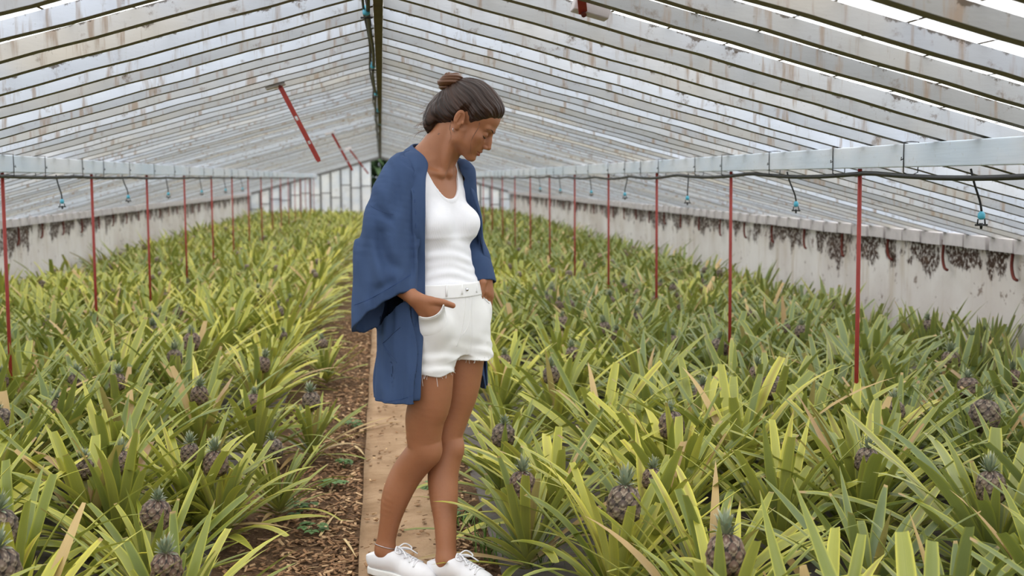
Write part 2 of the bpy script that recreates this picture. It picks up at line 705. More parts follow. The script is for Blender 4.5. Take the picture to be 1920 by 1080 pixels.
def sprinkler(p0, drop, lean, label, group):
    root = empty('sprinkler', p0)
    L = drop
    pts = catmull([(0, 0, 0), (lean * .3, 0, -L * .35), (lean * .85, .01, -L * .75), (lean, .01, -L)], 9)
    MB().tube(pts, .0042, 6).build('drop_tube', M_HOSE, root, True)
    x = lean
    nz = MB().tube([(x, .01, -L), (x, .01, -L - .008), (x, .01, -L - .022), (x, .01, -L - .028)], [.006, .0125, .0125, .007], 10)
    nz.build('nozzle', M_TEAL, root, True)
    sp = MB()
    sp.tube([(x - .022, .01, -L - .046), (x + .022, .01, -L - .046)], .0035, 6)
    for s in (-1, 1):
        sp.tube([(x + s * .012, .01, -L - .026), (x + s * .014, .01, -L - .046)], .0028, 6)
    sp.tube([(x, .01, -L - .04), (x, .01, -L - .06)], [.007, .004], 8)
    sp.build('spinner', M_BLACK, root, True)
    tag(root, label, 'sprinkler', group)
    return root


for sx, tops in ((1, ((1821, 290), (1476, 301), (1291, 310), (1177, 315), (1106, 318), (1048, 321), (1010, 323))),
                 (-1, ((105, 326), (229, 329), (311, 331), (374, 331), (419, 332), (451, 333)))):
    X, z0, z1 = bead[sx]
    ends = {1821: 1848, 1476: 1496, 105: 113, 229: 238, 1177: 1172, 1291: 1290}
    for i, (px, py) in enumerate(tops):
        d = W2C.T @ np.array([(px - 960) / FPX, (540 - py) / FPX, -1.0])
        y = X / d[0] * d[1]
        lean = (ends.get(px, px + 3) - px) / FPX * y
        sprinkler((X, y, z0 - .012), .145, lean, 'drop sprinkler with teal nozzle over the bed %s, %s from the camera' % (bedname[sx], ordinal(i)),
                  'drop sprinklers over the bed ' + bedname[sx])
for i, (px, py) in enumerate(((704, 28), (707, 127), (708.5, 178), (714, 209), (717, 233))):
    dy = VPY - py
    y = FPX * (HB - CAMH - .03) / dy
    root = empty('ridge_sprinkler', (-.045 + .01 * i, y, HB - .03))
    MB().tube([(0, 0, .02), (0, 0, 0), (0, 0, -.012), (0, 0, -.018)], [.007, .0145, .0145, .006], 10).build('nozzle', M_TEAL, root, True)
    MB().tube([(-.022, 0, -.026), (.022, 0, -.026)], .004, 6).build('spinner', M_BLACK, root, True)
    tag(root, 'teal sprinkler head under the dark ridge board, %s from the camera' % ordinal(i), 'sprinkler', 'ridge sprinklers')

# ------------------------------------------------------------------ hanging red straps
def strap(top, bot, label, blk=True):
    top, bot = np.array(top), np.array(bot)
    root = empty('strap', tuple(top))
    d = bot - top
    L = np.linalg.norm(d); d /= L
    u = np.array([0, 1.0, 0]); w = np.cross(d, u); w /= np.linalg.norm(w)
    u = np.cross(w, d)
    R = np.stack([w, u, d], axis=1)
    bw = .013
    # a flat bar with bolt slots: rails left and right of the slots
    m = MB()
    cuts = [(.40, .46), (.74, .78)]
    t0 = 0
    for (a, c) in cuts + [(1.0, 1.0)]:
        m.box(d * L * (t0 + a) / 2, (2 * bw, .006, L * (a - t0)), R)
        if c > a:
            for s in (-1, 1):
                m.box(d * L * (a + c) / 2 + w * s * bw * .75, (bw * .5, .006, L * (c - a)), R)
        t0 = c
    m.box(d * L * 1.01, (1.6 * bw, .006, .012), R)
    m.build('bar', M_RED, root, bevel=.001)
    bb = MB().tube([u * -.012, u * .012], .008, 8).build('bolt', M_RUST, root)
    if blk:
        k = MB().box((-.03 * np.sign(top[0]) * -1, .03, .02), (.11, .07, .05), np.array([[math.cos(.27), 0, math.sin(.27) * np.sign(top[0])], [0, 1, 0], [-math.sin(.27) * np.sign(top[0]), 0, math.cos(.27)]]))
        k.build('fixing_block', M_FASCIA, root, bevel=.004)
    tag(root, label, 'strap')


for (pa, pb, dep, lab) in (((525, 162), (597, 300), 7.0, 'largest red flat bar hanging from the roof by a white block'),
                           ((623, 251), (660, 318), 14.2, 'middle red flat bar hanging from the roof, behind the largest one'),
                           ((656, 281), (690, 325), 21.0, 'smallest red flat bar hanging farthest down the greenhouse')):
    strap(at(pa[0], pa[1], dep), at(pb[0], pb[1], dep), lab)
strap(at(1093, 24, 3.72), at(1080, -110, 3.5), 'short end of red flat bar on a block high above the beam she faces')

# ------------------------------------------------------------------ hooks on the side walls
hook = MB()
hp = catmull([(0, 0, .06), (.0, 0, 0), (.004, .0, -.06), (.012, .03, -.11), (.02, .075, -.145), (.022, .12, -.155)], 16)
hook.tube(hp, .011, 7)
hme = None
for sx in (-1, 1):
    px = 1442 if sx > 0 else 180
    y_first = None
    d = W2C.T @ np.array([((1900 if sx > 0 else 35) - 960) / FPX, (540 - 470) / FPX, -1.0])
    y = sx * (XW - .03) / d[0] * d[1]
    i = 0
    while y < 30:
        if hme is None:
            o = hook.build('wall_hook', M_RUST, smooth=True); hme = o.data
        else:
            o = link('wall_hook', hme)
        o.location = (sx * (XW - .035), y, WZ - .02)
        o.scale = (-sx, -1 if sx > 0 else -1, random.uniform(.85, 1.1))
        o.rotation_euler = (0, 0, random.uniform(-.1, .1))
        tag(o, 'rusty iron wall hook beside bed %s, %s from the camera' % (bedname[sx], ordinal(i)), 'hook', 'rusty wall hooks ' + bedname[sx])
        y += .97
        i += 1

# ------------------------------------------------------------------ end gable of pale panels with a doorway
def make_panel():
    t = NT('milky_panel')
    oi = t.n('ShaderNodeObjectInfo')
    c = t.mix(t.ramp(t.noise(2.5, None, 4), .3, .7), (.78, .81, .84, 1), (.92, .92, .90, 1))
    c = t.mix(t.math('MULTIPLY', t.ramp(t.noise(6, None, 4, .7), .55, .7), .4), c, lin(190, 180, 165))
    tr = t.n('ShaderNodeBsdfTranslucent'); t.set(tr.inputs[0], c)
    df = t.n('ShaderNodeBsdfDiffuse'); t.set(df.inputs[0], c)
    m = t.n('ShaderNodeMixShader'); t.set(m.inputs[0], .35)
    t.t.links.new(tr.outputs[0], m.inputs[1]); t.t.links.new(df.outputs[0], m.inputs[2])
    t.t.links.new(m.outputs[0], t.out.inputs[0])
    return t.m


M_PANEL = make_panel()
M_BAR = plain('glazing_bar', (92, 90, 88), .7, .3)
GY = YEND
DX0, DX1 = -.30, .42       # doorway
pn = MB(); gb = MB()
nb = 26
xsb = np.linspace(-XW, XW, nb + 1)
for i in range(nb):
    x0, x1 = xsb[i], xsb[i + 1]
    if x1 > DX0 and x0 < DX1:
        continue
    xm = (x0 + x1) / 2
    h0, h1 = under(x0) - .02, under(x1) - .02
    jog = random.uniform(-.01, .01)
    pn.hexa([(x0, GY + jog, -.05), (x1, GY + jog, -.05), (x1, GY + .02 + jog, -.05), (x0, GY + .02 + jog, -.05),
             (x0, GY + jog, h0), (x1, GY + jog, h1), (x1, GY + .02 + jog, h1), (x0, GY + .02 + jog, h0)])
    gb.box((x0, GY - .03, (h0 - .05) / 2), (.045, .05, h0 + .05))
    gb.box((xm, GY - .02, h0 * random.choice((.5, .62, .7))), (x1 - x0, .02, .025))
tag(pn.build('wall_back', M_PANEL), kind='structure')
tag(gb.build('trim_3', M_BAR), kind='structure')
b = MB()
for s in (-1, 1):
    R = np.array([[math.cos(SL * .98), 0, s * math.sin(SL * .97)], [0, 1, 0], [-s * math.sin(SL * .97), 0, math.cos(SL * .98)]])
    b.box((s * XW / 2, GY - .06, under(XW / 2) - .02), (XW * 1.04, .06, .08), R)
tag(b.build('trim_4', M_BAR), kind='structure')
# ------------------------------------------------------------------ pineapple plants
def make_leaf_mat(name, inst):
    t = NT(name)
    a = t.attr('leaf')
    rgb = t.n('ShaderNodeSeparateColor'); t.t.links.new(a.outputs['Color'], rgb.inputs[0])
    rnd, tt, ac = rgb.outputs[0], rgb.outputs[1], rgb.outputs[2]
    if inst:
        oi = t.n('ShaderNodeObjectInfo')
        ts = t.n('ShaderNodeSeparateColor'); t.t.links.new(oi.outputs['Color'], ts.inputs[0])
    else:
        b = t.attr('tint')
        ts = t.n('ShaderNodeSeparateColor'); t.t.links.new(b.outputs['Color'], ts.inputs[0])
    yel, dry = ts.outputs[0], ts.outputs[1]
    green = t.mix(rnd, lin(62, 84, 36), lin(98, 116, 58))
    blue = lin(86, 104, 80)
    green = t.mix(t.ramp(ts.outputs[2], .3, .9, 0, .6), green, blue)
    lime = t.mix(rnd, lin(158, 162, 50), lin(210, 200, 78))
    # yellow margins, and whole leaves the more yellow the plant
    yf = t.math('ADD', t.math('MULTIPLY', yel, t.math('ADD', .22, t.math('MULTIPLY', rnd, .72))), t.math('MULTIPLY', t.ramp(ac, .60, 1.0), .55))
    yf = t.math('ADD', yf, t.math('MULTIPLY', tt, .10), clamp=True)
    c = t.mix(yf, green, lime)
    # centre stripe darker and reddish on some
    red = t.math('MULTIPLY', t.ramp(ac, .55, .2), t.ramp(rnd, .78, .95, 0, .40))
    c = t.mix(red, c, lin(132, 96, 66))
    # dry tips
    r2 = t.math('FRACT', t.math('MULTIPLY', rnd, 17.3))
    dt = t.math('MULTIPLY', t.ramp(t.math('ADD', tt, t.math('MULTIPLY', r2, .07)), .985, 1.05), .85)
    straw = t.mix(r2, lin(196, 164, 112), lin(150, 112, 74))
    c = t.mix(dt, c, straw)
    # whole dry leaves
    r3 = t.math('FRACT', t.math('MULTIPLY', rnd, 7.77))
    c = t.mix(t.math('MULTIPLY', t.math('LESS_THAN', r3, t.math('MULTIPLY', dry, .17)), .9), c, straw)
    # pale sheathing base
    c = t.mix(t.ramp(tt, .14, .0, 0, .45), c, lin(176, 170, 120))
    # underside silvery
    g = t.n('ShaderNodeNewGeometry')
    c = t.mix(t.math('MULTIPLY', g.outputs['Backfacing'], .30), c, lin(132, 142, 112))
    # fine lengthwise veins
    vn = t.math('SINE', t.math('MULTIPLY', ac, 34))
    c = t.mix(t.math('MULTIPLY', t.ramp(vn, -.2, 1), .16), c, lin(60, 76, 34))
    nrm = t.bump(t.noise(220, None, 2), .08, .002)
    p = t.bsdf(c, .42, .45, nrm, link=False)
    tr = t.n('ShaderNodeBsdfTranslucent'); t.set(tr.inputs[0], t.mix(.5, c, lin(190, 200, 60)))
    m = t.n('ShaderNodeMixShader'); t.set(m.inputs[0], .15)
    t.t.links.new(p.outputs[0], m.inputs[1]); t.t.links.new(tr.outputs[0], m.inputs[2])
    t.t.links.new(m.outputs[0], t.out.inputs[0])
    return t.m


M_LEAF = make_leaf_mat('pineapple_leaf', True)
M_LEAF_FAR = make_leaf_mat('pineapple_leaf_far', False)


def make_fruit_mat():
    t = NT('pineapple_skin')
    a = t.attr('eye')
    s = t.n('ShaderNodeSeparateColor'); t.t.links.new(a.outputs['Color'], s.inputs[0])
    h, rnd = s.outputs[0], s.outputs[1]
    oi = t.n('ShaderNodeObjectInfo')
    c = t.mix(rnd, lin(70, 58, 52), lin(104, 86, 72))
    c = t.mix(t.ramp(oi.outputs['Random'], .5, 1, 0, .5), c, lin(100, 70, 58))
    c = t.mix(t.ramp(h, .62, .22), c, lin(30, 23, 20))
    c = t.mix(t.math('MULTIPLY', s.outputs[2], .75), c, lin(186, 172, 150))
    t.bsdf(c, .6, .35, t.bump(t.noise(180, None, 3), .25, .003))
    return t.m


M_FRUIT = make_fruit_mat()
tcr = NT('fruit_crown')
_a = tcr.attr('leaf'); _s = tcr.n('ShaderNodeSeparateColor'); tcr.t.links.new(_a.outputs['Color'], _s.inputs[0])
_c = tcr.mix(_s.outputs[0], lin(104, 118, 96), lin(140, 150, 122))
_c = tcr.mix(tcr.ramp(_s.outputs[1], .6, 1.0), _c, lin(172, 170, 140))
tcr.bsdf(_c, .5, .4)
M_CROWN = tcr.m
M_STALK = plain('fruit_stalk', (150, 148, 96), .6, .3)


def leaf_strip(base, az, elev, L, W, droop, rs, nseg=12, nac=5, blunt=0.0, twist=0.0, side=0.0, rnd=0.5, fold=.38):
    """One channelled strap leaf: returns vertices, quads, colours."""
    ca, sa = math.cos(az), math.sin(az)
    out = np.array([ca, sa, 0.0]); lat = np.array([-sa, ca, 0.0]); up = np.array([0, 0, 1.0])
    p = np.array(base, float)
    V, Cc = [], []
    e = elev
    dl = L / nseg
    tmax = 1.0 - blunt
    for i in range(nseg + 1):
        t = i / nseg * tmax
        if i:
            e -= droop * (.25 + 1.5 * t) / nseg
            d = out * math.cos(e) + up * math.sin(e) + lat * side * t
            d /= np.linalg.norm(d)
            p = p + d * dl
        d = out * math.cos(e) + up * math.sin(e) + lat * side * t
        d /= np.linalg.norm(d)
        n = np.cross(lat, d); n /= np.linalg.norm(n)
        if n[2] < 0 and e < PI / 2: n = -n
        w0 = np.cross(d, n); w0 /= np.linalg.norm(w0)
        tw = twist * t
        wv = w0 * math.cos(tw) + n * math.sin(tw)
        nv = n * math.cos(tw) - w0 * math.sin(tw)
        tt = i / nseg * tmax
        wid = W * (.80 + .25 * min(1, tt * 4)) * (1 - max(0, (tt - .45) / .55) ** 1.7)
        wid = max(wid, W * .015)
        if blunt and i == nseg: wid *= .9
        for k in range(nac):
            s = (k / (nac - 1)) * 2 - 1
            lift = fold * (1 - .55 * t) * wid * .5 * (abs(s) ** 1.35)
            V.append(p + wv * s * wid * .5 + nv * lift)
            Cc.append((rnd, tt + (.16 * (i == nseg) + .25 * blunt * i / nseg if blunt else 0), abs(s), 1))
    Q = []
    for i in range(nseg):
        for k in range(nac - 1):
            a = i * nac + k
            Q.append((a, a + 1, a + nac + 1, a + nac))
    return np.array(V), np.array(Q), np.array(Cc)


def rosette(seed, n=38, nseg=11, nac=5, scale=1.0, spread=1.0):
    rs = random.Random(seed)
    VV, QQ, CC = [], [], []
    off = 0
    lean = rs.uniform(0, 2 * PI)
    for i in range(n):
        u = i / (n - 1)                         # 0 = lowest, outer leaf; 1 = heart
        az = i * 2.39996 + rs.uniform(-.25, .25)
        elev = math.radians((16 if spread == 1 else 58) + (62 if spread == 1 else 24) * u ** .8 + rs.uniform(-9, 9))
        L = (.42 + .27 * math.sin(PI * min(1, u * .95 + .15)) + rs.uniform(-.08, .08)) * (1 - .34 * max(0, u - .75) / .25) * scale
        W = (.042 + rs.uniform(-.007, .009)) * (1 - .25 * max(0, u - .7) / .3) * scale ** .5
        droop = math.radians(rs.choice((rs.uniform(8, 40), rs.uniform(30, 80))) * (1.0 - .55 * u)) * (1 if spread == 1 else .5)
        blunt = rs.choice((0, 0, .12, .2, .3, .34)) if u > .1 else 0
        base = (math.cos(az) * .022, math.sin(az) * .022, .03 + .13 * u)
        V, Q, c = leaf_strip(base, az, elev, L * (1 - blunt * .6), W, droop, rs, nseg, nac, blunt, rs.uniform(-.5, .5), rs.uniform(-.22, .22), rs.random())
        V[:, 2] = np.maximum(V[:, 2], .004 + .002 * rs.random())
        VV.append(V); QQ.append(Q + off); CC.append(c)
        off += len(V)
    return np.vstack(VV), np.vstack(QQ), np.vstack(CC)


def fruit_mesh(seed, r=.05, h=.125, nu=72, nv=40, n1=8):
    rs = random.Random(seed)
    rnd = [[rs.random() for _ in range(64)] for _ in range(64)]
    V, Q, Cc = [], [], []
    pitch = 2 * PI * r / n1
    for j in range(nv + 1):
        t = j / nv
        # barrel outline: flattened ends
        a = (t - .5) * 2
        prof = (1 - abs(a) ** 3.2) ** .5 * (1 - .07 * a)
        z = t * h
        for i in range(nu):
            th = 2 * PI * i / nu
            A = th / (2 * PI) * n1 + z / pitch * .95
            B = th / (2 * PI) * n1 - z / pitch * .95
            fa, fb = A % 1, B % 1
            hgt = (math.sin(PI * fa) * math.sin(PI * fb)) ** .45
            ctr = max(0, 1 - 5 * math.hypot(fa - .5, fb - .5))
            ia, ib = int(A) % n1, int(math.floor(B)) % n1
            rr = r * prof * (1 + .105 * (hgt - .5) + .05 * ctr)
            V.append((math.cos(th) * rr, math.sin(th) * rr, z))
            # pale dry bract under every eye
            br = 1.0 if (fa + (1 - fb) < .78 and hgt > .30 and hgt < .8) else 0.0
            Cc.append((hgt, rnd[ia][ib], max(br * .55, ctr * .8), 1))
    for j in range(nv):
        for i in range(nu):
            a, b_ = j * nu + i, j * nu + (i + 1) % nu
            Q.append((a, b_, b_ + nu, a + nu))
    return mesh_np('pineapple_fruit', V, np.array(Q), True, Cc, 'eye')


def crown_mesh(seed, n=34, s=1.0):
    rs = random.Random(seed)
    VV, QQ, CC, off = [], [], [], 0
    for i in range(n):
        u = i / (n - 1)
        V, Q, c = leaf_strip((math.cos(i * 2.4) * .008, math.sin(i * 2.4) * .008, -.004 + .02 * u), i * 2.39996,
                             math.radians(18 + 66 * u + rs.uniform(-8, 8)), (.046 + .030 * u + rs.uniform(-.008, .008)) * s, .0135 * s, math.radians(rs.uniform(-25, 30)),
                             rs, 5, 3, 0, 0, 0, rs.random())
        VV.append(V); QQ.append(Q + off); CC.append(c); off += len(V)
    return mesh_np('fruit_crown', np.vstack(VV), np.vstack(QQ), True, np.vstack(CC))


NVAR = 14
ROS = []
for k in range(NVAR):
    V, Q, c = rosette(100 + k, n=38 + k % 5, scale=.92 + .05 * (k % 4))
    me = mesh_np('pineapple_plant', V, Q, True, c)
    me.materials.append(M_LEAF)
    ROS.append(me)
UPR = []
for k in range(4):
    V, Q, c = rosette(200 + k, n=30, scale=.86, spread=2)
    me = mesh_np('pineapple_plant', V, Q, True, c)
    me.materials.append(M_LEAF)
    UPR.append(me)
FRU = [fruit_mesh(40 + k, r=.047 + .004 * k, h=.110 + .008 * k) for k in range(4)]
for m in FRU: m.materials.append(M_FRUIT)
CRO = [crown_mesh(60 + k, s=.62 + .08 * k) for k in range(4)]
for m in CRO: m.materials.append(M_CROWN)
_st = MB().tube([(0, 0, -.34), (0, 0, -.1), (0, 0, .004)], [.014, .013, .012], 8)
_so = _st.build('fruit_stalk', M_STALK, None, True)
STALK = _so.data
bpy.data.objects.remove(_so)

# fruits read off the photograph: (px, py of the fruit's middle, fruit size)
SEEN = [(990, 908, 1.0), (1147, 972, 1.15), (1353, 1036, 1.12), (1455, 716, 1.1), (1270, 797, .95), (1832, 788, 1.15), (1866, 908, 1.1),
        (945, 808, .9), (1622, 852, .9), (1213, 872, .8), (1085, 652, .8), (1045, 690, .9), (1257, 634, .95), (1345, 648, 1.0), (1812, 712, 1.0),
        (1787, 668, 1.0), (950, 676, .8), (1315, 718, .8), (1418, 580, .9), (1165, 622, .8), (1060, 598, .9), (1640, 640, .8), (1865, 625, .8),
        (22, 968, 1.1), (15, 1052, 1.0), (318, 1060, 1.0), (414, 868, .95), (212, 858, .9), (366, 726, .85), (332, 664, .95), (363, 627, .9),
        (222, 712, .8), (581, 742, .9), (95, 758, .85), (520, 828, .75), (163, 852, .8), (358, 826, .7), (484, 756, .8), (612, 634, .7), (275, 972, .9)]

plants = []            # x, y, fruit scale or 0
for (px, py, s) in SEEN:
    p = at_z(px, py, .375)
    if abs(p[0]) < .72: p = at_z(px, py, .305)
    plants.append((p[0], p[1], s))


def near_any(x, y, r):
    return any((x - q[0]) ** 2 + (y - q[1]) ** 2 < r * r for q in plants)


rp = random.Random(11)
PS = .40
for sx, xe in ((1, .64), (-1, .74)):
    ny = int((YEND - .5 - 2.2) / PS)
    nx = int((XW - .36 - xe) / PS) + 1
    for j in range(ny):
        y0 = 2.25 + PS * j
        for i in range(nx):
            x = sx * (xe + PS * i + rp.uniform(-.07, .07))
            y = y0 + (PS / 2 if i % 2 else 0) + rp.uniform(-.08, .08)
            if abs(x) > XW - .40: continue
            # in view?
            if x < -.304 * y - .75 or x > .513 * y + .75: continue
            if near_any(x, y, .29): continue
            if x > 0 and y < 4.6 and x < .95: continue
            if x < 0 and y < 6.8 and x > -.95: continue
            plants.append((x, y, rp.choice((0, 0, 0, 0, .7, .85, 1.0)) if y > 3.4 else 0))
plants.sort(key=lambda q: q[0] ** 2 + q[1] ** 2)
print('PLANTS', len(plants))

def yellowness(x, y):
    v = .36 + .22 * math.sin(1.3 * x + .9 * y + 1.0) + .16 * math.sin(2.7 * x - 1.7 * y) + .12 * math.sin(.6 * y)
    if x < 0: v += .10 + .30 * max(0, 1 - abs(x + .8) / 1.2)
    else: v += .38 * max(0, 1 - abs(x - .7) / 1.0) - .34 * min(1, max(0, x - 1.1)) 
    return max(0.02, min(1, v))


NEAR = 300
rows = {}
near = plants[:NEAR]
for q in near:
    side = 1 if q[0] > 0 else -1
    r = int(round((abs(q[0]) - (.64 if side > 0 else .74)) / PS))
    rows.setdefault((side, max(0, r)), []).append(q)
rank = {}
for key, L in rows.items():
    L.sort(key=lambda q: q[1])
    for i, q in enumerate(L):
        rank[q] = (key[0], key[1], i)

for n, q in enumerate(near):
    x, y, fs = q
    me = ROS[rp.randrange(NVAR)] if abs(q[0]) < XW - .75 else UPR[rp.randrange(4)]
    o = link('pineapple_plant', me)
    ax_ = min(1, max(0, (abs(x) - .35) / .65))
    sc_ = rp.uniform(.80, .98) * (.70 + .30 * ax_)
    fz = .318 * (.80 + .20 * ax_)
    o.location = (x, y, -.015)
    o.rotation_euler = (rp.uniform(-.1, .1), rp.uniform(-.1, .1), rp.uniform(0, 2 * PI))
    o.scale = (sc_, sc_, sc_ * rp.uniform(.92, 1.05))
    yv = max(0, min(1, yellowness(x, y) + rp.uniform(-.2, .2)))
    o.color = (yv, rp.uniform(.1, .9) * (1.4 if abs(x) < .95 and x < 0 else .8), min(1, rp.random() * (.5 if x < 1.1 else .8) + (.35 if x > 1.2 else 0)), 1)
    side, r, i = rank[q]
    hue = 'yellowish' if yv > .62 else ('yellow-green' if yv > .4 else 'green')
    lab = '%s %s plant, %s in the %s row from path, bed %s' % (hue, 'fruiting pineapple' if fs else 'pineapple', ordinal(i), ORD[r], bedname[side])
    tag(o, lab, 'pineapple plant', 'pineapple plants in the bed ' + bedname[side])
    if fs:
        k = rp.randrange(4)
        f = link('pineapple_fruit', FRU[k])
        f.parent = o
        f.scale = (fs / sc_ * .88,) * 3
        f.location = (0, 0, fz / sc_)
        f.rotation_euler = (rp.uniform(-.12, .12), rp.uniform(-.12, .12), rp.uniform(0, 6))
        c_ = link('fruit_crown', CRO[(k + 1) % 4])
        c_.parent = f
        c_.location = (0, 0, FRU[k].vertices[-1].co.z - .004)
        s_ = link('fruit_stalk', STALK)
        s_.parent = o
        s_.location = (0, 0, fz / sc_ + .004)

# the rest, farther down the house, as one mass of foliage
LOW = []
for k in range(8):
    V, Q, c = rosette(300 + k, n=26, nseg=5, nac=3)
    LOW.append((V, Q, c))
_fr = []
VV, QQ, CC, TT, off = [], [], [], [], 0
FV, FQ, FC, foff = [], [], [], 0
fm = FRU[1]
lowf = fruit_mesh(99, .05, .125, 24, 12)
fco = np.array([v.co[:] for v in lowf.vertices]); fq = np.array([p.vertices[:] for p in lowf.polygons])
fcol = np.array([d.color[:] for d in lowf.color_attributes['eye'].data])
for (x, y, fs) in plants[NEAR:]:
    V, Q, c = LOW[rp.randrange(8)]
    a = rp.uniform(0, 2 * PI); s = rp.uniform(.82, 1.0)
    R = np.array([[math.cos(a), -math.sin(a), 0], [math.sin(a), math.cos(a), 0], [0, 0, 1]]) * s
    W = V @ R.T + np.array([x, y, -.015])
    W[:, 0] = np.clip(W[:, 0], -XW + .03, XW - .03)
    VV.append(W); QQ.append(Q + off); CC.append(c); off += len(V)
    yv = max(0, min(1, yellowness(x, y) + rp.uniform(-.2, .2)))
    TT.append(np.tile((yv, rp.uniform(.1, .8), rp.random() * .6, 1), (len(V), 1)))
    if fs and rp.random() < .7:
        FV.append(fco * fs * .72 + np.array([x, y, .34])); FQ.append(fq + foff); FC.append(fcol); foff += len(fco)
me = mesh_np('pineapple_foliage', np.vstack(VV), np.vstack(QQ), True, np.vstack(CC))
a = me.color_attributes.new('tint', 'FLOAT_COLOR', 'POINT')
a.data.foreach_set('color', np.vstack(TT).astype(np.float32).ravel())
o = link('pineapple_foliage', me, M_LEAF_FAR)
tag(o, 'dense carpet of pineapple plants running down to the far gable', 'pineapple plants', kind='stuff')
me = mesh_np('pineapple_fruit', np.vstack(FV), np.vstack(FQ), True, np.vstack(FC), 'eye')
of = link('pineapple_fruit', me, M_FRUIT, o)
of['kind'] = 'stuff'

# ------------------------------------------------------------------ mulch chips, dry leaves, weeds by the path
rc = random.Random(5)
V, Q, Cc = [], [], []
for k in range(7500):
    if rc.random() < .72:
        y = 3.6 + 9 * rc.random() ** 1.8
        x = PXL - .01 - abs(rc.gauss(0, .22))
    else:
        y = 3.6 + 7 * rc.random() ** 1.6
        x = PXR + .01 + abs(rc.gauss(0, .07)) if rc.random() < .8 else rc.uniform(PXL, PXR)
    z = -.026 if not (PXL < x < PXR) else .004
    a = rc.uniform(0, PI); L = rc.uniform(.006, .022) * (.6 if z > 0 else 1); w = rc.uniform(.003, .007); ti = rc.uniform(-.4, .4)
    d = np.array([math.cos(a), math.sin(a), ti]) * L; e = np.array([-math.sin(a), math.cos(a), rc.uniform(-.3, .3)]) * w
    p = np.array([x, y, z + rc.uniform(0, .010)])
    n = np.array([0, 0, .0025])
    o0 = len(V)
    for zz in (0, 1):
        for (s1, s2) in ((-1, -1), (1, -1), (.8, 1), (-.9, 1)):
            V.append(p + d * s1 + e * s2 + n * zz)
            Cc.append((rc.random() if zz == 0 and s1 == -1 and s2 == -1 else Cc[-1][0], 0, 0, 1))
    for q in ((3, 2, 1, 0), (4, 5, 6, 7), (0, 1, 5, 4), (1, 2, 6, 5), (2, 3, 7, 6), (3, 0, 4, 7)):
        Q.append(tuple(o0 + i for i in q))
t = NT('wood_chip')
a = t.attr('leaf'); s = t.n('ShaderNodeSeparateColor'); t.t.links.new(a.outputs['Color'], s.inputs[0])
cr = t.mix(t.ramp(s.outputs[0], 0, .6), lin(92, 70, 52), lin(146, 112, 82))
cr = t.mix(t.ramp(s.outputs[0], .7, 1.0), cr, lin(196, 164, 126))
t.bsdf(cr, .9, .15)
o = link('mulch_litter', mesh_np('mulch_litter', V, np.array(Q), False, Cc), t.m)
tag(o, 'brown wood chip mulch strewn along both edges of the trodden path', 'mulch', kind='stuff')

M_DRY = plain('dry_straw_leaf', (204, 178, 132), .8, .2, var=.2)
dl = [((676, 806), (760, 790), .012, 'long dry pale leaf lying across the path behind her calf'),
      ((664, 836), (680, 855), .016, 'dry curled leaf on the mulch at the path edge, below the long one'),
      ((600, 1005), (640, 960), .012, 'dry leaf scrap on the mulch beside the rear white shoe'),
      ((645, 1010), (662, 1045), .010, 'thin dry leaf on the mulch left of the path slab corner'),
      ((640, 815), (665, 822), .022, 'broad pale dead leaf on mulch at the path edge')]
for (a, b_, w, lab) in dl:
    z = .004 if a[0] > 670 else -.012
    p0, p1 = at_z(a[0], a[1], z + .004), at_z(b_[0], b_[1], z + .004)
    d = p1 - p0; L = np.linalg.norm(d[:2])
    V, Q, c = leaf_strip(p0, math.atan2(d[1], d[0]), .12, L, w, .3, rc, 8, 3, 0, .5, .1, .5)
    V[:, 2] = np.maximum(V[:, 2], z + .002)
    ob = link('dry_leaf', mesh_np('dry_leaf', V, Q, True, c), M_DRY)
    md = ob.modifiers.new('thickness', 'SOLIDIFY'); md.thickness = .0015
    tag(ob, lab, 'dry leaf')

M_WEED = plain('weed_leaf', (84, 112, 62), .6, .3, var=.3)


def weed(px, py, s, label, n=9):
    p = at_z(px, py, -.025)
    rs = random.Random(int(px))
    V, Q, off = [], [], 0
    for k in range(n):
        az = k * 2.4 + rs.uniform(-.3, .3)
        r = s * (.25 + .75 * rs.random())
        c0 = p + np.array([math.cos(az) * r, math.sin(az) * r, .02 + .03 * rs.random()])
        # stem plus three rounded leaflets
        for j in range(3):
            a2 = az + (j - 1) * 1.15
            lv, lq, lc = leaf_strip(c0, a2, .25, .034, .026, .6, rs, 4, 3, 0, 0, 0, .5, .2)
            V.append(lv); Q.append(lq + off); off += len(lv)
        lv, lq, lc = leaf_strip(p + np.array([0, 0, 0]), az, math.atan2(c0[2] - p[2], r), math.hypot(r, c0[2] - p[2]), .004, .05, rs, 3, 3, 0, 0, 0, .5)
        V.append(lv); Q.append(lq + off); off += len(lv)
    ob = link('weed', mesh_np('weed', np.vstack(V), np.vstack(Q), True), M_WEED)
    tag(ob, label, 'weed')


weed(660, 805, .05, 'small green weed beside the long dry leaf on the path edge')
weed(560, 965, .07, 'small green clover weed on the mulch nearest the front plants')
weed(622, 918, .05, 'small green clover weed halfway along the mulch strip')
weed(645, 880, .035, 'tiny green weed close against the path edge', 6)
weed(585, 1003, .05, 'low green weed between the mulch and lowest plant leaves', 7)
weed(868, 975, .05, 'green weed in the soil beside her front shin', 7)
weed(800, 925, .03, 'tiny green weed between her two calves', 6)
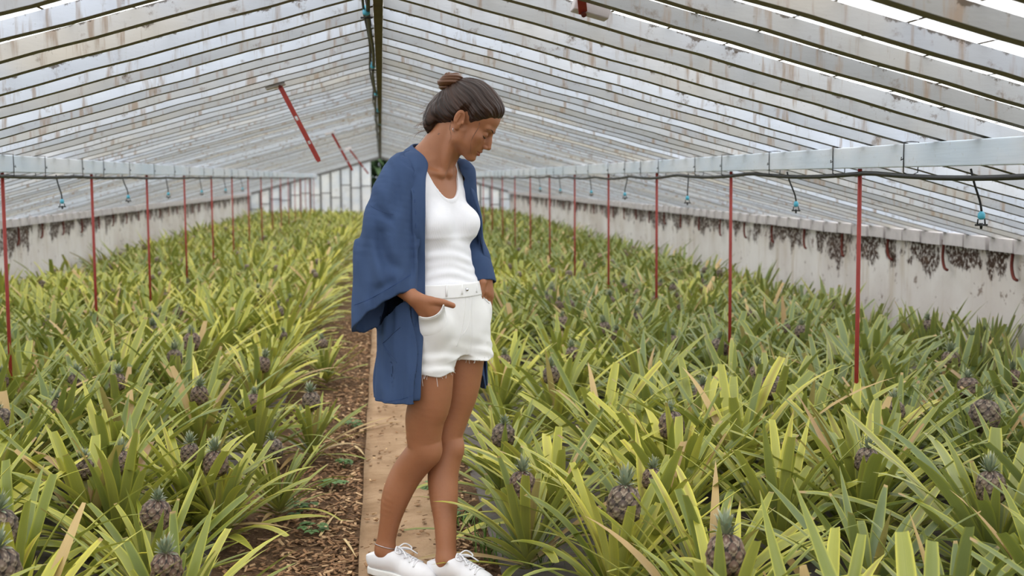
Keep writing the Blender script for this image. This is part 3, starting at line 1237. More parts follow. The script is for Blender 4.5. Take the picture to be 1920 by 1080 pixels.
# grass tufts by the front shoe
for (px, py, n, h, lab) in ((925, 1050, 26, .17, 'tuft of bright green grass under the plants beside front shoe'),
                            (880, 985, 18, .08, 'short green grass tuft behind the front shoe'),
                            (1010, 1065, 20, .26, 'tall thin grass tuft at the foot of the bed')):
    p = at_z(px, py, -.02)
    V, Q, off = [], [], 0
    rs = random.Random(px)
    for k in range(n):
        a = rs.uniform(0, 2 * PI)
        lv, lq, lc = leaf_strip(p + np.array([rs.gauss(0, .03), rs.gauss(0, .03), 0]), a, math.radians(rs.uniform(50, 88)), h * rs.uniform(.6, 1.1), .006, rs.uniform(.2, 1.2), rs, 6, 3, 0, 0, 0, .5)
        V.append(lv); Q.append(lq + off); off += len(lv)
    ob = link('grass_tuft', mesh_np('grass_tuft', np.vstack(V), np.vstack(Q), True), plain('grass_blade', (98, 128, 58), .55, .3))
    tag(ob, lab, 'grass', kind='thing')
# ------------------------------------------------------------------ implicit-surface modelling
def _n(v):
    v = np.asarray(v, float)
    return v / np.linalg.norm(v)


class Field:
    """A signed distance grid that shapes are blended into, then meshed with surface nets."""
    def __init__(s, lo, hi, h):
        s.h = h
        s.lo = np.asarray(lo, float)
        s.n = np.ceil((np.asarray(hi) - s.lo) / h).astype(int) + 1
        s.F = np.full(tuple(s.n), 1.0, np.float32)

    def grid(s, lo, hi):
        a = np.clip(np.floor((np.asarray(lo) - s.lo) / s.h).astype(int), 0, s.n - 1)
        b = np.clip(np.ceil((np.asarray(hi) - s.lo) / s.h).astype(int) + 1, 1, s.n)
        if np.any(b <= a): return None, None
        sl = tuple(slice(a[i], b[i]) for i in range(3))
        ax = [(s.lo[i] + s.h * np.arange(a[i], b[i])).astype(np.float32) for i in range(3)]
        P = np.stack(np.meshgrid(*ax, indexing='ij'), axis=-1)
        return sl, P

    def _put(s, lo, hi, fn, k, op='add'):
        m = k + 3 * s.h
        sl, P = s.grid(np.asarray(lo) - m, np.asarray(hi) + m)
        if sl is None: return s
        d = fn(P).astype(np.float32)
        A = s.F[sl]
        if op == 'add':
            if k > 0:
                hh = np.maximum(k - np.abs(A - d), 0) / k
                s.F[sl] = np.minimum(A, d) - hh * hh * k * .25
            else:
                s.F[sl] = np.minimum(A, d)
        elif op == 'sub':
            d = -d
            if k > 0:
                hh = np.maximum(k - np.abs(A - d), 0) / k
                s.F[sl] = np.maximum(A, d) + hh * hh * k * .25
            else:
                s.F[sl] = np.maximum(A, d)
        return s

    def cone(s, a, b, ra, rb, k=.02, op='add', flat=None):
        """Tapered capsule; flat = (axis, factor) squashes it along a direction."""
        a, b = np.asarray(a, float), np.asarray(b, float)
        mr = max(ra, rb)
        d = b - a
        if flat is None:
            dd = max(d.dot(d), 1e-9)

            def fn(P):
                q = P - a
                t = np.clip((q @ d) / dd, 0, 1)
                return np.sqrt(((q - t[..., None] * d) ** 2).sum(-1)) - (ra + (rb - ra) * t)
        else:
            ax, fct = _n(flat[0]), flat[1]
            d2 = d + ax * d.dot(ax) * (fct - 1)
            dd = max(d2.dot(d2), 1e-9)

            def fn(P):
                q = P - a
                q = q + (q @ ax)[..., None] * ax * (fct - 1)
                t = np.clip((q @ d2) / dd, 0, 1)
                return np.sqrt(((q - t[..., None] * d2) ** 2).sum(-1)) - (ra + (rb - ra) * t)
        return s._put(np.minimum(a, b) - mr, np.maximum(a, b) + mr, fn, k, op)

    def chain(s, pts, rr, k=.015, op='add', sub=5):
        """Tapering tube through points, smoothed by a spline, blended in as one shape."""
        A = np.hstack([np.asarray(pts, float), np.asarray(rr, float)[:, None]])
        if len(A) > 2: A = catmull(A, (len(A) - 1) * sub + 1)
        mr = A[:, 3].max()

        def fn(P):
            best = None
            for i in range(len(A) - 1):
                a, d = A[i, :3].astype(np.float32), (A[i + 1, :3] - A[i, :3]).astype(np.float32)
                q = P - a
                t = np.clip((q @ d) / max(float(d.dot(d)), 1e-9), 0, 1)
                e = np.sqrt(((q - t[..., None] * d) ** 2).sum(-1)) - (A[i, 3] + (A[i + 1, 3] - A[i, 3]) * t)
                best = e if best is None else np.minimum(best, e)
            return best
        return s._put(A[:, :3].min(0) - mr, A[:, :3].max(0) + mr, fn, k, op)

    def ell(s, c, r, R=None, k=.02, op='add'):
        """Ellipsoid; rows of R are its axes in world space."""
        c = np.asarray(c, float); r = np.asarray(r, float)
        mr = r.max()

        def fn(P):
            q = P - c
            if R is not None: q = q @ np.asarray(R).T
            k0 = np.sqrt(((q / r) ** 2).sum(-1))
            k1 = np.sqrt(((q / r ** 2) ** 2).sum(-1)) + 1e-9
            return k0 * (k0 - 1) / k1
        return s._put(c - mr, c + mr, fn, k, op)

    def func(s, lo, hi, fn, k=0.0, op='add', bs=8):
        """Blend in a distance function, worked out in full only in the blocks its surface crosses."""
        if k > 0 or op != 'add':
            return s._put(lo, hi, fn, k, op)
        m = 3 * s.h
        a = np.clip(np.floor((np.asarray(lo) - m - s.lo) / s.h).astype(int), 0, s.n - 1)
        b = np.clip(np.ceil((np.asarray(hi) + m - s.lo) / s.h).astype(int) + 1, 1, s.n)
        nb = np.ceil((b - a) / bs).astype(int)
        I = np.stack(np.meshgrid(*[np.arange(q) for q in nb], indexing='ij'), -1).reshape(-1, 3)
        base = a + I * bs
        cen = s.lo + (base + (bs - 1) / 2) * s.h
        d = fn(cen)
        thr = s.h * bs * .866 * 1.5 + .012
        loc = np.stack(np.meshgrid(*[np.arange(bs)] * 3, indexing='ij'), -1).reshape(-1, 3)
        pad = (-(s.n) % bs) + bs
        G = np.pad(s.F, [(0, int(q)) for q in pad], constant_values=1.0)
        act = np.abs(d) < thr
        for bb, dd in zip(base[~act], d[~act]):
            if dd < 0:
                sl = tuple(slice(q, q + bs) for q in bb)
                G[sl] = np.minimum(G[sl], dd)
        ab = base[act]
        for i in range(0, len(ab), 400):
            ix = ab[i:i + 400, None, :] + loc[None]
            v = fn(s.lo + ix * s.h).astype(np.float32)
            cur = G[ix[..., 0], ix[..., 1], ix[..., 2]]
            G[ix[..., 0], ix[..., 1], ix[..., 2]] = np.minimum(cur, v)
        s.F = np.ascontiguousarray(G[:s.n[0], :s.n[1], :s.n[2]])
        return s

    def mesh(s):
        F = s.F
        ins = F < 0
        nx, ny, nz = F.shape
        cnt = np.zeros((nx - 1, ny - 1, nz - 1), np.int8)
        offs = [(i, j, k) for i in (0, 1) for j in (0, 1) for k in (0, 1)]
        for (i, j, k) in offs:
            cnt += ins[i:nx - 1 + i, j:ny - 1 + j, k:nz - 1 + k]
        act = np.argwhere((cnt > 0) & (cnt < 8))
        idx = np.full(cnt.shape, -1, np.int32)
        idx[act[:, 0], act[:, 1], act[:, 2]] = np.arange(len(act))
        vals = {o: F[act[:, 0] + o[0], act[:, 1] + o[1], act[:, 2] + o[2]] for o in offs}
        S = np.zeros((len(act), 3)); N = np.zeros(len(act))
        for o in offs:
            for ax in range(3):
                if o[ax]: continue
                o2 = tuple(1 if i == ax else o[i] for i in range(3))
                a, b = vals[o], vals[o2]
                m = (a < 0) != (b < 0)
                t = np.where(m, a / np.where(m, a - b, 1), 0)
                p = np.tile(np.array(o, float), (len(act), 1)); p[:, ax] += t
                S += p * m[:, None]; N += m
        V = s.lo + s.h * (act + S / N[:, None])
        Q = []
        for ax in range(3):
            sl0 = [slice(None)] * 3; sl1 = [slice(None)] * 3
            sl0[ax] = slice(0, -1); sl1[ax] = slice(1, None)
            a, b = ins[tuple(sl0)], ins[tuple(sl1)]
            u, v = [(1, 2), (2, 0), (0, 1)][ax]
            E = np.argwhere(a != b)
            ok = (E[:, u] > 0) & (E[:, v] > 0) & (E[:, u] < s.n[u] - 1) & (E[:, v] < s.n[v] - 1)
            E = E[ok]
            neg = a[E[:, 0], E[:, 1], E[:, 2]]
            c = []
            for (du, dv) in ((1, 1), (0, 1), (0, 0), (1, 0)):
                e = E.copy(); e[:, u] -= du; e[:, v] -= dv
                c.append(idx[e[:, 0], e[:, 1], e[:, 2]])
            q = np.stack(c, 1)
            q[~neg] = q[~neg][:, ::-1]
            Q.append(q)
        Q = np.vstack(Q)
        Q = Q[(Q >= 0).all(1)]
        return V, Q


def vnoise(P, f, seed=0):
    """Cheap smooth noise from sines of rotated coordinates, about -1..1."""
    rs = np.random.RandomState(seed)
    out = 0
    for i in range(5):
        d = rs.normal(size=3); d /= np.linalg.norm(d)
        out = out + np.sin((P @ d) * f * (1 + .35 * i) + rs.uniform(0, 6.28))
    return out / 3.2


# ------------------------------------------------------------------ the woman: body frame
# F points where her hips face, L to her left; heights in metres above the path
FW = _n([.74, -.67, 0]); LF = np.array([-FW[1], FW[0], 0.0]); UP = np.array([0, 0, 1.0])
D0 = 4.20
ORG = at(838, 560, D0); ORG[2] = 0.0
RB = np.stack([FW, LF, UP])           # rows: body axes in world space


def B(f, l, z):
    return ORG + FW * f + LF * l + UP * z


def zpx(py):
    """Height seen at row py in the woman's plane."""
    return at(838, py, D0)[2]


def loft(levels, P):
    """Approximate distance to a stack of ellipses: levels (z, f, l, rf, rl) in the body frame."""
    lv = np.array(levels, float)
    lv = lv[np.argsort(lv[:, 0])]
    q = P - ORG
    f, l, z = q @ FW, q @ LF, q[..., 2]
    # smooth interpolation of each column
    zs = np.linspace(lv[0, 0], lv[-1, 0], 160)
    C4 = []
    from_z = lv[:, 0]
    for c in range(1, 5):
        y = np.interp(zs, from_z, lv[:, c])
        ker = np.hanning(19); ker /= ker.sum()
        y = np.convolve(np.pad(y, 9, mode='edge'), ker, 'valid')
        C4.append(np.interp(z, zs, y))
    cf, cl, rf, rl = C4
    a, b = (f - cf), (l - cl)
    k0 = np.sqrt((a / rf) ** 2 + (b / rl) ** 2) + 1e-6
    k1 = np.sqrt((a / rf ** 2) ** 2 + (b / rl ** 2) ** 2) + 1e-6
    d = k0 * (k0 - 1) / k1
    return np.maximum(d, np.maximum(lv[0, 0] - z, z - lv[-1, 0])), f, l, z


TORSO = [(0.78, -.018, 0, .096, .150), (0.84, -.020, 0, .114, .170), (0.92, -.016, 0, .106, .166), (0.99, -.012, 0, .094, .146),
         (1.06, -.020, -.004, .086, .124), (1.11, -.028, -.008, .086, .124), (1.20, -.048, -.012, .092, .136), (1.27, -.056, -.014, .092, .146),
         (1.33, -.060, -.014, .082, .150), (1.375, -.064, -.014, .066, .135), (1.41, -.066, -.014, .050, .090)]

# limbs: pixel and depth read off the photograph
HIP_R, HIP_L = B(-.01, -.085, .86), B(.0, .085, .87)
KNEE_R, KNEE_L = at(795, 845, 4.16), at(841, 838, 4.235)
ANK_R, ANK_L = at(722, 1026, 4.225), at(837, 1046, 4.125)
SH_R, SH_L = B(-.072, -.150, 1.352), B(-.058, .128, 1.352)
ELB_R, WRI_R = B(-.135, -.235, 1.095), at(775, 558, 4.010)
ELB_L, WRI_L = at(886, 445, 4.37), at(909, 515, 4.265)

HDR, HDL = 4.022, 4.248

# ---- head frame
PSI = math.radians(15)                 # turn towards the camera
THE = math.radians(35)                 # bowed forward
HO = at(875, 229, 4.19)
hf0 = np.array([math.cos(PSI), -math.sin(PSI), 0.0])
HL = np.array([math.sin(PSI), math.cos(PSI), 0.0])      # her left, away from the camera
HF = hf0 * math.cos(THE) - UP * math.sin(THE)
HU = hf0 * math.sin(THE) + UP * math.cos(THE)
RH_ = np.stack([HF, HL, HU])


def H(f, l, u):
    return HO + HF * f + HL * l + HU * u


def hell(F_, c, r, k=.01, op='add', rot=None):
    R = RH_ if rot is None else np.asarray(rot) @ RH_
    return F_.ell(H(*c), r, R, k, op)


def hcone(F_, a, b, ra, rb, k=.01, op='add'):
    return F_.cone(H(*a), H(*b), ra, rb, k, op)


def head_shapes(F_):
    hell(F_, (-.012, 0, .046), (.094, .073, .083), .0)
    hell(F_, (.040, 0, .046), (.050, .060, .052), .03)
    hell(F_, (.046, 0, -.020), (.047, .055, .058), .025)
    # jaw
    for s in (-1, 1):
        hcone(F_, (.008, s * .056, -.030), (.018, s * .050, -.058), .014, .014, .02)
        hcone(F_, (.018, s * .050, -.058), (.072, s * .016, -.087), .014, .013, .022)
        hell(F_, (.060, s * .042, -.018), (.021, .019, .017), .018)     # cheekbone
        hell(F_, (.055, s * .036, -.048), (.024, .018, .024), .02)      # cheek
    hell(F_, (.040, 0, -.062), (.045, .040, .030), .02)
    hell(F_, (.0785, 0, -.0865), (.0150, .0160, .0125), .014)           # chin
    hell(F_, (.075, 0, -.050), (.020, .028, .022), .012)                # muzzle
    # brow and sockets
    for s in (-1, 1):
        hcone(F_, (.086, s * .010, .0235), (.077, s * .042, .0255), .0075, .0065, .014)
        hell(F_, (.0985, s * .030, .004), (.0155, .0185, .0105), .010, 'sub')
        hell(F_, (.0905, s * .0165, -.004), (.006, .006, .012), .008, 'sub')
    # nose
    hell(F_, (.0930, 0, -.020), (.0150, .0125, .0220), .008)
    hcone(F_, (.0905, 0, .010), (.1085, 0, -.0265), .0062, .0072, .010)
    hell(F_, (.1085, 0, -.0290), (.0085, .0082, .0072), .006)
    for s in (-1, 1):
        hell(F_, (.1005, s * .0100, -.0335), (.0085, .0062, .0062), .005)
        hell(F_, (.1055, s * .0062, -.0425), (.0040, .0024, .0026), .002, 'sub')
    # lips
    for s in (-1, 1):
        hcone(F_, (.0955, s * .003, -.0530), (.0845, s * .0215, -.0575), .0046, .0022, .004)
        hcone(F_, (.0935, s * .003, -.0660), (.0840, s * .0200, -.0595), .0054, .0024, .004)
    for s in (-1, 1):
        hcone(F_, (.1008, 0, -.0595), (.0885, s * .0225, -.0588), .0014, .0012, .003, 'sub')
    hell(F_, (.1035, 0, -.0770), (.0110, .0200, .0050), .006, 'sub')    # fold under the lip
    hell(F_, (.1045, 0, -.0455), (.0060, .0030, .0050), .004, 'sub')    # philtrum
    # lowered lids
    for s in (-1, 1):
        hell(F_, (.0765, s * .0305, .003), (.0128, .0135, .0122), .004)
    # ears
    for s in (-1, 1):
        e0 = np.array([-.004, s * .0735, -.001])
        Rr = np.array([[math.cos(.25), 0, math.sin(.25)], [0, 1, 0], [-math.sin(.25), 0, math.cos(.25)]])
        Rt = np.array([[1, -s * .38, 0], [s * .38, 1, 0], [0, 0, 1]]); Rt = Rt / np.linalg.norm(Rt[0])
        Rt[2] = (0, 0, 1)
        R = Rr @ Rt
        hell(F_, e0 + [-.008, s * .006, .004], (.0180, .0065, .0285), .004, 'add', R)
        hell(F_, e0 + [.000, s * .003, -.024], (.0085, .0055, .0110), .006, 'add', R)
        hell(F_, e0 + [-.004, s * .0115, .005], (.0115, .0068, .0195), .002, 'sub', R)
        hcone(F_, e0 + [-.012, s * .010, .012], e0 + [-.010, s * .0095, -.010], .0030, .0030, .004)   # antihelix
        hell(F_, e0 + [.008, s * .004, -.003], (.0050, .0050, .0065), .004)                            # tragus


def neck_shapes(F_):
    base = B(-.070, -.014, 1.395)
    F_.cone(H(-.028, 0, -.030), base + UP * .02, .054, .056, .02)
    F_.cone(H(-.002, 0, -.045), base + FW * .028 + UP * .0, .046, .050, .02)
    # sternomastoids and collarbones
    F_.cone(H(-.010, -.052, -.035), B(.012, -.028, 1.378), .013, .009, .02)
    F_.cone(H(-.010, .052, -.035), B(.012, .004, 1.378), .013, .009, .02)
    for s in (-1, 1):
        F_.cone(B(.012, -.014 + s * .022, 1.372), B(-.035, -.014 + s * .125, 1.392), .0085, .010, .018)
        F_.cone(base + UP * .01, B(-.072, -.014 + s * .12, 1.385), .046, .036, .04)


def finger(F_, pts, r0, r1, k=.004):
    n = len(pts) - 1
    F_.chain(pts, [r0 + (r1 - r0) * i / n for i in range(n + 1)], k, sub=3)


def body_shapes(F_):
    lo, hi = B(0, 0, .74) - np.array([.32, .32, 0]), B(0, 0, 1.43) + np.array([.32, .32, 0])
    lo = np.minimum(lo, hi); 
    F_.func(ORG + np.array([-.30, -.30, .75]), ORG + np.array([.30, .30, 1.42]), lambda P: loft(TORSO, P)[0], 0.0)
    for s in (-1, 1):
        F_.ell(B(.020 - .015 * (s < 0), -.010 + s * .070, 1.208), (.056, .058, .056), RB, .025)
    F_.cone(B(-.06, -.014 - .09, 1.365), SH_R, .044, .046, .04)
    F_.cone(B(-.06, -.014 + .09, 1.365), SH_L, .044, .046, .04)
    neck_shapes(F_)
    head_shapes(F_)
    # arms
    F_.chain([SH_R, (SH_R + ELB_R) / 2, ELB_R], [.044, .040, .034], .02)
    F_.chain([ELB_R, ELB_R * .65 + WRI_R * .35, WRI_R], [.036, .037, .0245], .015, 'add')
    F_.chain([SH_L, (SH_L + ELB_L) / 2, ELB_L], [.044, .040, .034], .02)
    F_.chain([ELB_L, ELB_L * .6 + WRI_L * .4, WRI_L], [.033, .033, .024], .015)
    # right hand: back of the hand, thumb along the pocket edge, four fingers bent into the pocket
    k1, k2, k3, k4 = at(825, 577, HDR), at(819, 585, HDR - .004), at(808, 590, HDR - .004), at(794, 592, HDR + .002)
    wr = WRI_R
    for kn, r in ((k1, .0150), (k2, .0150), (k3, .0145), (k4, .0135)):
        F_.cone(wr + (kn - wr) * .1, kn, .0185, r * .96, .010)
    for kn, (qx, qy), r in ((k1, (833, 588), .0098), (k2, (829, 602), .0100), (k3, (819, 612), .0096), (k4, (805, 614), .0086)):
        kx, ky = proj(kn); m = at(kx + 3, ky + 7, HDR + .022); e = at(kx + 3, ky + 12, HDR + .050)
        finger(F_, [kn, m, e], r * 1.15, r * .82)
    F_.ell(at(797, 573, HDR - .001), (.026, .016, .024), None, .012)
    t0, t1, t2 = at(808, 564, HDR - .012), at(830, 567, HDR - .012), at(849, 573, HDR - .004)
    F_.cone(wr + (t0 - wr) * .35, t0, .0165, .0130, .010)
    finger(F_, [t0, t1, t2], .0132, .0092, .006)
    # left hand: seen from the side, fingers down in the far pocket, thumb outside
    wl = WRI_L
    ks = [at(908, 546, HDL), at(914, 551, HDL + .012), at(918, 555, HDL + .026), at(919, 556, HDL + .040)]
    for kn, r in zip(ks, (.0145, .0150, .0145, .0135)):
        F_.cone(wl + (kn - wl) * .12, kn, .0200, r, .010)
    for kn, (qx, qy), r in zip(ks, ((904, 566), (911, 571), (916, 574), (918, 574)), (.0100, .0104, .0100, .0090)):
        m = at(qx, qy, kn[1] + .006); e = at(qx - 7, qy + 14, kn[1] + .014)
        finger(F_, [kn, m, e], r * 1.12, r * .85)
    t0, t1, t2 = at(905, 530, HDL - .016), at(903, 548, HDL - .020), at(901, 562, HDL - .012)
    F_.cone(wl + (t0 - wl) * .4, t0, .0155, .0125, .01)
    finger(F_, [t0, t1, t2], .0115, .0080, .005)
    # legs
    th_r = at(806, 740, 4.135); th_l = at(862, 715, 4.25)
    F_.chain([HIP_R, th_r, at(797, 785, 4.145), at(795, 822, 4.155), KNEE_R, at(764, 886, 4.205), at(743, 930, 4.215), at(731, 978, 4.222), ANK_R],
             [.088, .074, .066, .0585, .0570, .0545, .0490, .0355, .0305], .008)
    F_.chain([HIP_L, th_l, at(848, 775, 4.245), at(838, 815, 4.24), KNEE_L, at(831, 886, 4.22), at(832, 930, 4.195), at(835, 980, 4.16), ANK_L],
             [.088, .072, .061, .0545, .0530, .0530, .0490, .0385, .0330], .008)
    F_.ell(KNEE_R + FW * .024 + UP * -.006, (.036, .034, .040), RB, .02)
    F_.ell(KNEE_L + FW * .022 + UP * -.006, (.034, .032, .038), RB, .015)
    # feet, mostly inside the shoes
    for a in (ANK_R, ANK_L):
        g = a.copy(); g[2] = .040
        F_.cone(a, g, .028, .022, .02)
        F_.cone(a + UP * -.02, g + FW * .08, .026, .018, .03)
        F_.cone(g + FW * .08, g + FW * .14, .018, .012, .02)
        for s in (-1, 1):
            F_.ell(a + LF * s * .024 + UP * -.012 - FW * .004, (.013, .010, .013), RB, .012)
    return F_


def zone(P, c, r):
    return np.clip(1 - np.sqrt((((P - c) @ RH_.T) / np.asarray(r)) ** 2 @ np.ones(3)), 0, 1)


def piece(lo, hi, h, planes, shapes=body_shapes):
    """Mesh the body inside a box; planes (point, normal, keep beyond) trim it where the next piece takes over."""
    f_ = Field(lo, hi, h)
    shapes(f_)
    V, Q = f_.mesh()
    for (p, n) in planes:
        keep = ((V - p) @ n) > -.0045
        Q = Q[keep[Q].all(1)]
    return V, Q


_nb = B(-.070, -.014, 1.395)
_np0 = (H(-.02, 0, -.045) * .45 + _nb * .55); _nn = _n(HU * .5 + UP * .5)
_wr0, _wrn = WRI_R * .75 + ELB_R * .25, _n(WRI_R - ELB_R)
_wl0, _wln = WRI_L * .75 + ELB_L * .25, _n(WRI_L - ELB_L)


def rest_mask(V):
    a = ((V - _np0) @ _nn) < .0045
    hr = (((V - _wr0) @ _wrn) > .004) & (np.linalg.norm(V - at(808, 585, 4.06), axis=1) < .105)
    hl = (((V - _wl0) @ _wln) > .004) & (np.linalg.norm(V - at(911, 552, 4.25), axis=1) < .085)
    return a & ~hr & ~hl


_parts = []
_f = Field(ORG + np.array([-.46, -.42, -.01]), ORG + np.array([.36, .42, 1.52]), .0036)
body_shapes(_f)
V_, Q_ = _f.mesh()
del _f
_m = rest_mask(V_)
_parts.append((V_, Q_[_m[Q_].all(1)]))
_parts.append(piece(HO - np.array([.17, .15, .20]), HO + np.array([.16, .15, .17]), .0017, [(_np0, _nn)]))


def trim(V, Q, c, r):
    k = np.linalg.norm(V - c, axis=1) < r + .004
    return V, Q[k[Q].all(1)]


_c = at(808, 585, 4.06)
_parts.append(trim(*piece(_c - .115, _c + .115, .0020, [(_wr0, _wrn)]), _c, .105))
_c = at(911, 552, 4.25)
_parts.append(trim(*piece(_c - .095, _c + .095, .0020, [(_wl0, _wln)]), _c, .085))
_o = 0
bV, bQ = [], []
for (V_, Q_) in _parts:
    used = np.unique(Q_); mp = np.full(len(V_), -1, np.int64); mp[used] = np.arange(len(used))
    bV.append(V_[used]); bQ.append(mp[Q_] + _o); _o += len(used)
bV, bQ = np.vstack(bV), np.vstack(bQ)
print('BODY', len(bV))
# true skin colours: lips, lid line, a small neck tattoo, dry elbows left plain
col = np.zeros((len(bV), 4)); col[:, 3] = 1
for s in (-1, 1):
    for (a, b_, r) in (((.0955, s * .003, -.0530), (.0845, s * .0215, -.0575), .0056), ((.0935, s * .003, -.0660), (.0840, s * .0200, -.0595), .0062)):
        A_, B_ = H(*a), H(*b_)
        q = bV - A_; d = B_ - A_
        t_ = np.clip(q @ d / d.dot(d), 0, 1)
        dist = np.sqrt(((q - t_[:, None] * d) ** 2).sum(1))
        col[:, 0] = np.maximum(col[:, 0], np.clip((r * (1 - .4 * t_) - dist) / .0022 + .5, 0, 1))
me = mesh_np('person', bV, bQ, True, col, 'skin')


def make_skin():
    t = NT('tanned_skin')
    a = t.attr('skin'); s = t.n('ShaderNodeSeparateColor'); t.t.links.new(a.outputs['Color'], s.inputs[0])
    n1 = t.noise(9, None, 4)
    n2 = t.noise(160, None, 3)
    c = t.mix(n1, lin(140, 92, 63), lin(160, 108, 77))
    c = t.mix(t.math('MULTIPLY', t.ramp(n2, .55, .75), .25), c, lin(130, 80, 54))
    c = t.mix(t.math('MULTIPLY', s.outputs[0], .75), c, lin(136, 72, 60))
    t.bsdf(c, .48, .35, t.bump(n2, .10, .001), sss=.12)
    return t.m


M_SKIN = make_skin()
PERSON = link('person', me, M_SKIN)
tag(PERSON, 'woman with hair in a bun looking down, hands in white shorts pockets, blue jacket', 'person')
from mathutils.bvhtree import BVHTree


def bvh_of(V, Q):
    return BVHTree.FromPolygons([tuple(v) for v in V], [tuple(int(i) for i in q) for q in Q])


BODY_T = bvh_of(bV, bQ)


def snap(tree, p, off=0.0):
    loc, nrm, i, d = tree.find_nearest(Vector(p))
    return np.array(loc) + np.array(nrm) * off


def cast(tree, px, py, off=0.0, fallback=4.1):
    """Surface point of a mesh along the ray of sight of a pixel."""
    d = W2C.T @ np.array([(px - 960) / FPX, (540 - py) / FPX, -1.0])
    loc, nrm, i, dist = tree.ray_cast(Vector(CAMP), Vector(d).normalized())
    if loc is None: return at(px, py, fallback)
    n = np.array(nrm)
    if n.dot(d) > 0: n = -n
    return np.array(loc) + n * off


def line_on(tree, pts, r, name, mat, parent, off=0.0, n=24, closed=False, k=5):
    """Thin tube laid over a surface along pixels."""
    P = catmull(np.array(pts, float), n)
    W = [cast(tree, q[0], q[1], off) for q in P]
    return MB().tube(W, r, k).build(name, mat, parent, True)


def sdf_part(name, F_, mat, parent, colour=None, cname='c'):
    V, Q = F_.mesh()
    c = None
    if colour is not None:
        c = colour(V)
    o = link(name, mesh_np(name, V, Q, True, c, cname), mat, parent)
    return o, V, Q


# ------------------------------------------------------------------ face details
M_HAIRLINE = plain('dark_brow', (70, 44, 32), .6, .2)
M_LASH = plain('lash', (26, 18, 15), .6, .2)
M_SILVER = plain('silver', (205, 205, 208), .25, .6, metal=1.0, var=.03)
for s in (-1, 1):
    P = catmull([(.0950, s * .0100, .0205), (.0935, s * .0200, .0245), (.0875, s * .0330, .0275), (.0750, s * .0460, .0235)], 14)
    W = [snap(BODY_T, H(*p), .0002) for p in P]
    MB().tube(W, [.0008 + .0014 * math.sin(PI * min(1, .25 + i / 14)) for i in range(14)], 6).build('eyebrow', M_HAIRLINE, PERSON, True)
    P = catmull([(.0850, s * .0185, -.0040), (.0895, s * .0270, -.0075), (.0870, s * .0360, -.0070), (.0775, s * .0450, -.0025)], 12)
    W = [snap(BODY_T, H(*p), .0003) for p in P]
    MB().tube(W, [.0007 + .0011 * math.sin(PI * min(1, .1 + i / 13)) for i in range(12)], 6).build('eyelashes', M_LASH, PERSON, True)
e = cast(BODY_T, 851.5, 240, .001, 4.1)
ring = [e + np.array([.0045 * math.cos(a), -.001 + .0035 * math.cos(a), -.0055 + .0062 * math.sin(a)]) for a in np.linspace(-4.2, 1.2, 18)]
er = MB().tube(ring, .0011, 6).build('earring', M_SILVER, PERSON, True)
er['label'] = 'small silver hoop earring'
M_INK = plain('tattoo_ink', (52, 56, 60), .5, .3)
tt = MB()
for (a, b_) in (((820, 251.4), (825, 250.4)), ((822.8, 248.6), (822.2, 253.6))):
    tt.tube([cast(BODY_T, a[0], a[1], -.0002), cast(BODY_T, (a[0] + b_[0]) / 2, (a[1] + b_[1]) / 2, -.0002), cast(BODY_T, b_[0], b_[1], -.0002)], .0006, 5)
tt.build('tattoo', M_INK, PERSON, True)['label'] = 'tiny cross shaped neck tattoo'

# ------------------------------------------------------------------ hair
_hl = np.array([(-.13, -.052), (-.085, -.062), (-.060, -.062), (-.034, -.036), (-.026, .0), (-.020, .024), (-.004, .034), (.008, .028), (.015, .014), (.024, .012), (.052, .043), (.074, .064), (.093, .076), (.13, .10)])
BUNB = np.array([-.088, 0, .078])
_ax = _n(np.array([.19, 0, -.045]))
_e2 = np.cross(_ax, [0, 1.0, 0])


def hloc(P):
    return (P - HO) @ RH_.T


def strand_phi(q):
    v = q - BUNB
    return np.arctan2(v[..., 1], v @ _e2)


def hair_fn(P):
    q = hloc(P)
    f, l, u = q[..., 0], q[..., 1], q[..., 2]

    def el(c, r):
        w = (q - np.array(c)) / np.array(r); k0 = np.sqrt((w ** 2).sum(-1)) + 1e-6
        k1 = np.sqrt(((w / np.array(r)) ** 2).sum(-1)) + 1e-6
        return k0 * (k0 - 1) / k1

    def smin(a, b, k):
        h_ = np.maximum(k - np.abs(a - b), 0) / k
        return np.minimum(a, b) - h_ * h_ * k * .25
    d = smin(el((-.012, 0, .046), (.094, .073, .083)), el((.040, 0, .046), (.050, .060, .052)), .03)
    d = smin(d, el((-.062, 0, -.010), (.040, .050, .050)), .03)
    up = u - np.interp(f, _hl[:, 0], _hl[:, 1]) + .0018 * np.sin(l * 260) + .0015 * np.sin(f * 330)
    sm_ = np.clip(up / .050, 0, 1)
    th = .0135 * sm_ * (2 - sm_)
    th = np.where(up < 0, up * 1.2, th)
    phi = strand_phi(q)
    wv = np.sin(phi * 34 + 1.5 * np.sin(f * 60)) * .0011 + np.sin(phi * 77 + 2 * np.sin(u * 70)) * .0006 + np.sin(phi * 13 + 1) * .0016
    return d - th + wv * np.clip(up / .01, 0, 1)


hf = Field(HO - np.array([.20, .12, .14]), HO + np.array([.14, .12, .16]), .0019)
hf.func(HO - np.array([.19, .11, .12]), HO + np.array([.13, .11, .15]), hair_fn, 0)
# loose mass over the nape
NAPE = [([-.086, 0, .050], .028), ([-.098, 0, .010], .034), ([-.104, 0, -.032], .034), ([-.098, -.004, -.070], .027), ([-.084, -.008, -.096], .011)]


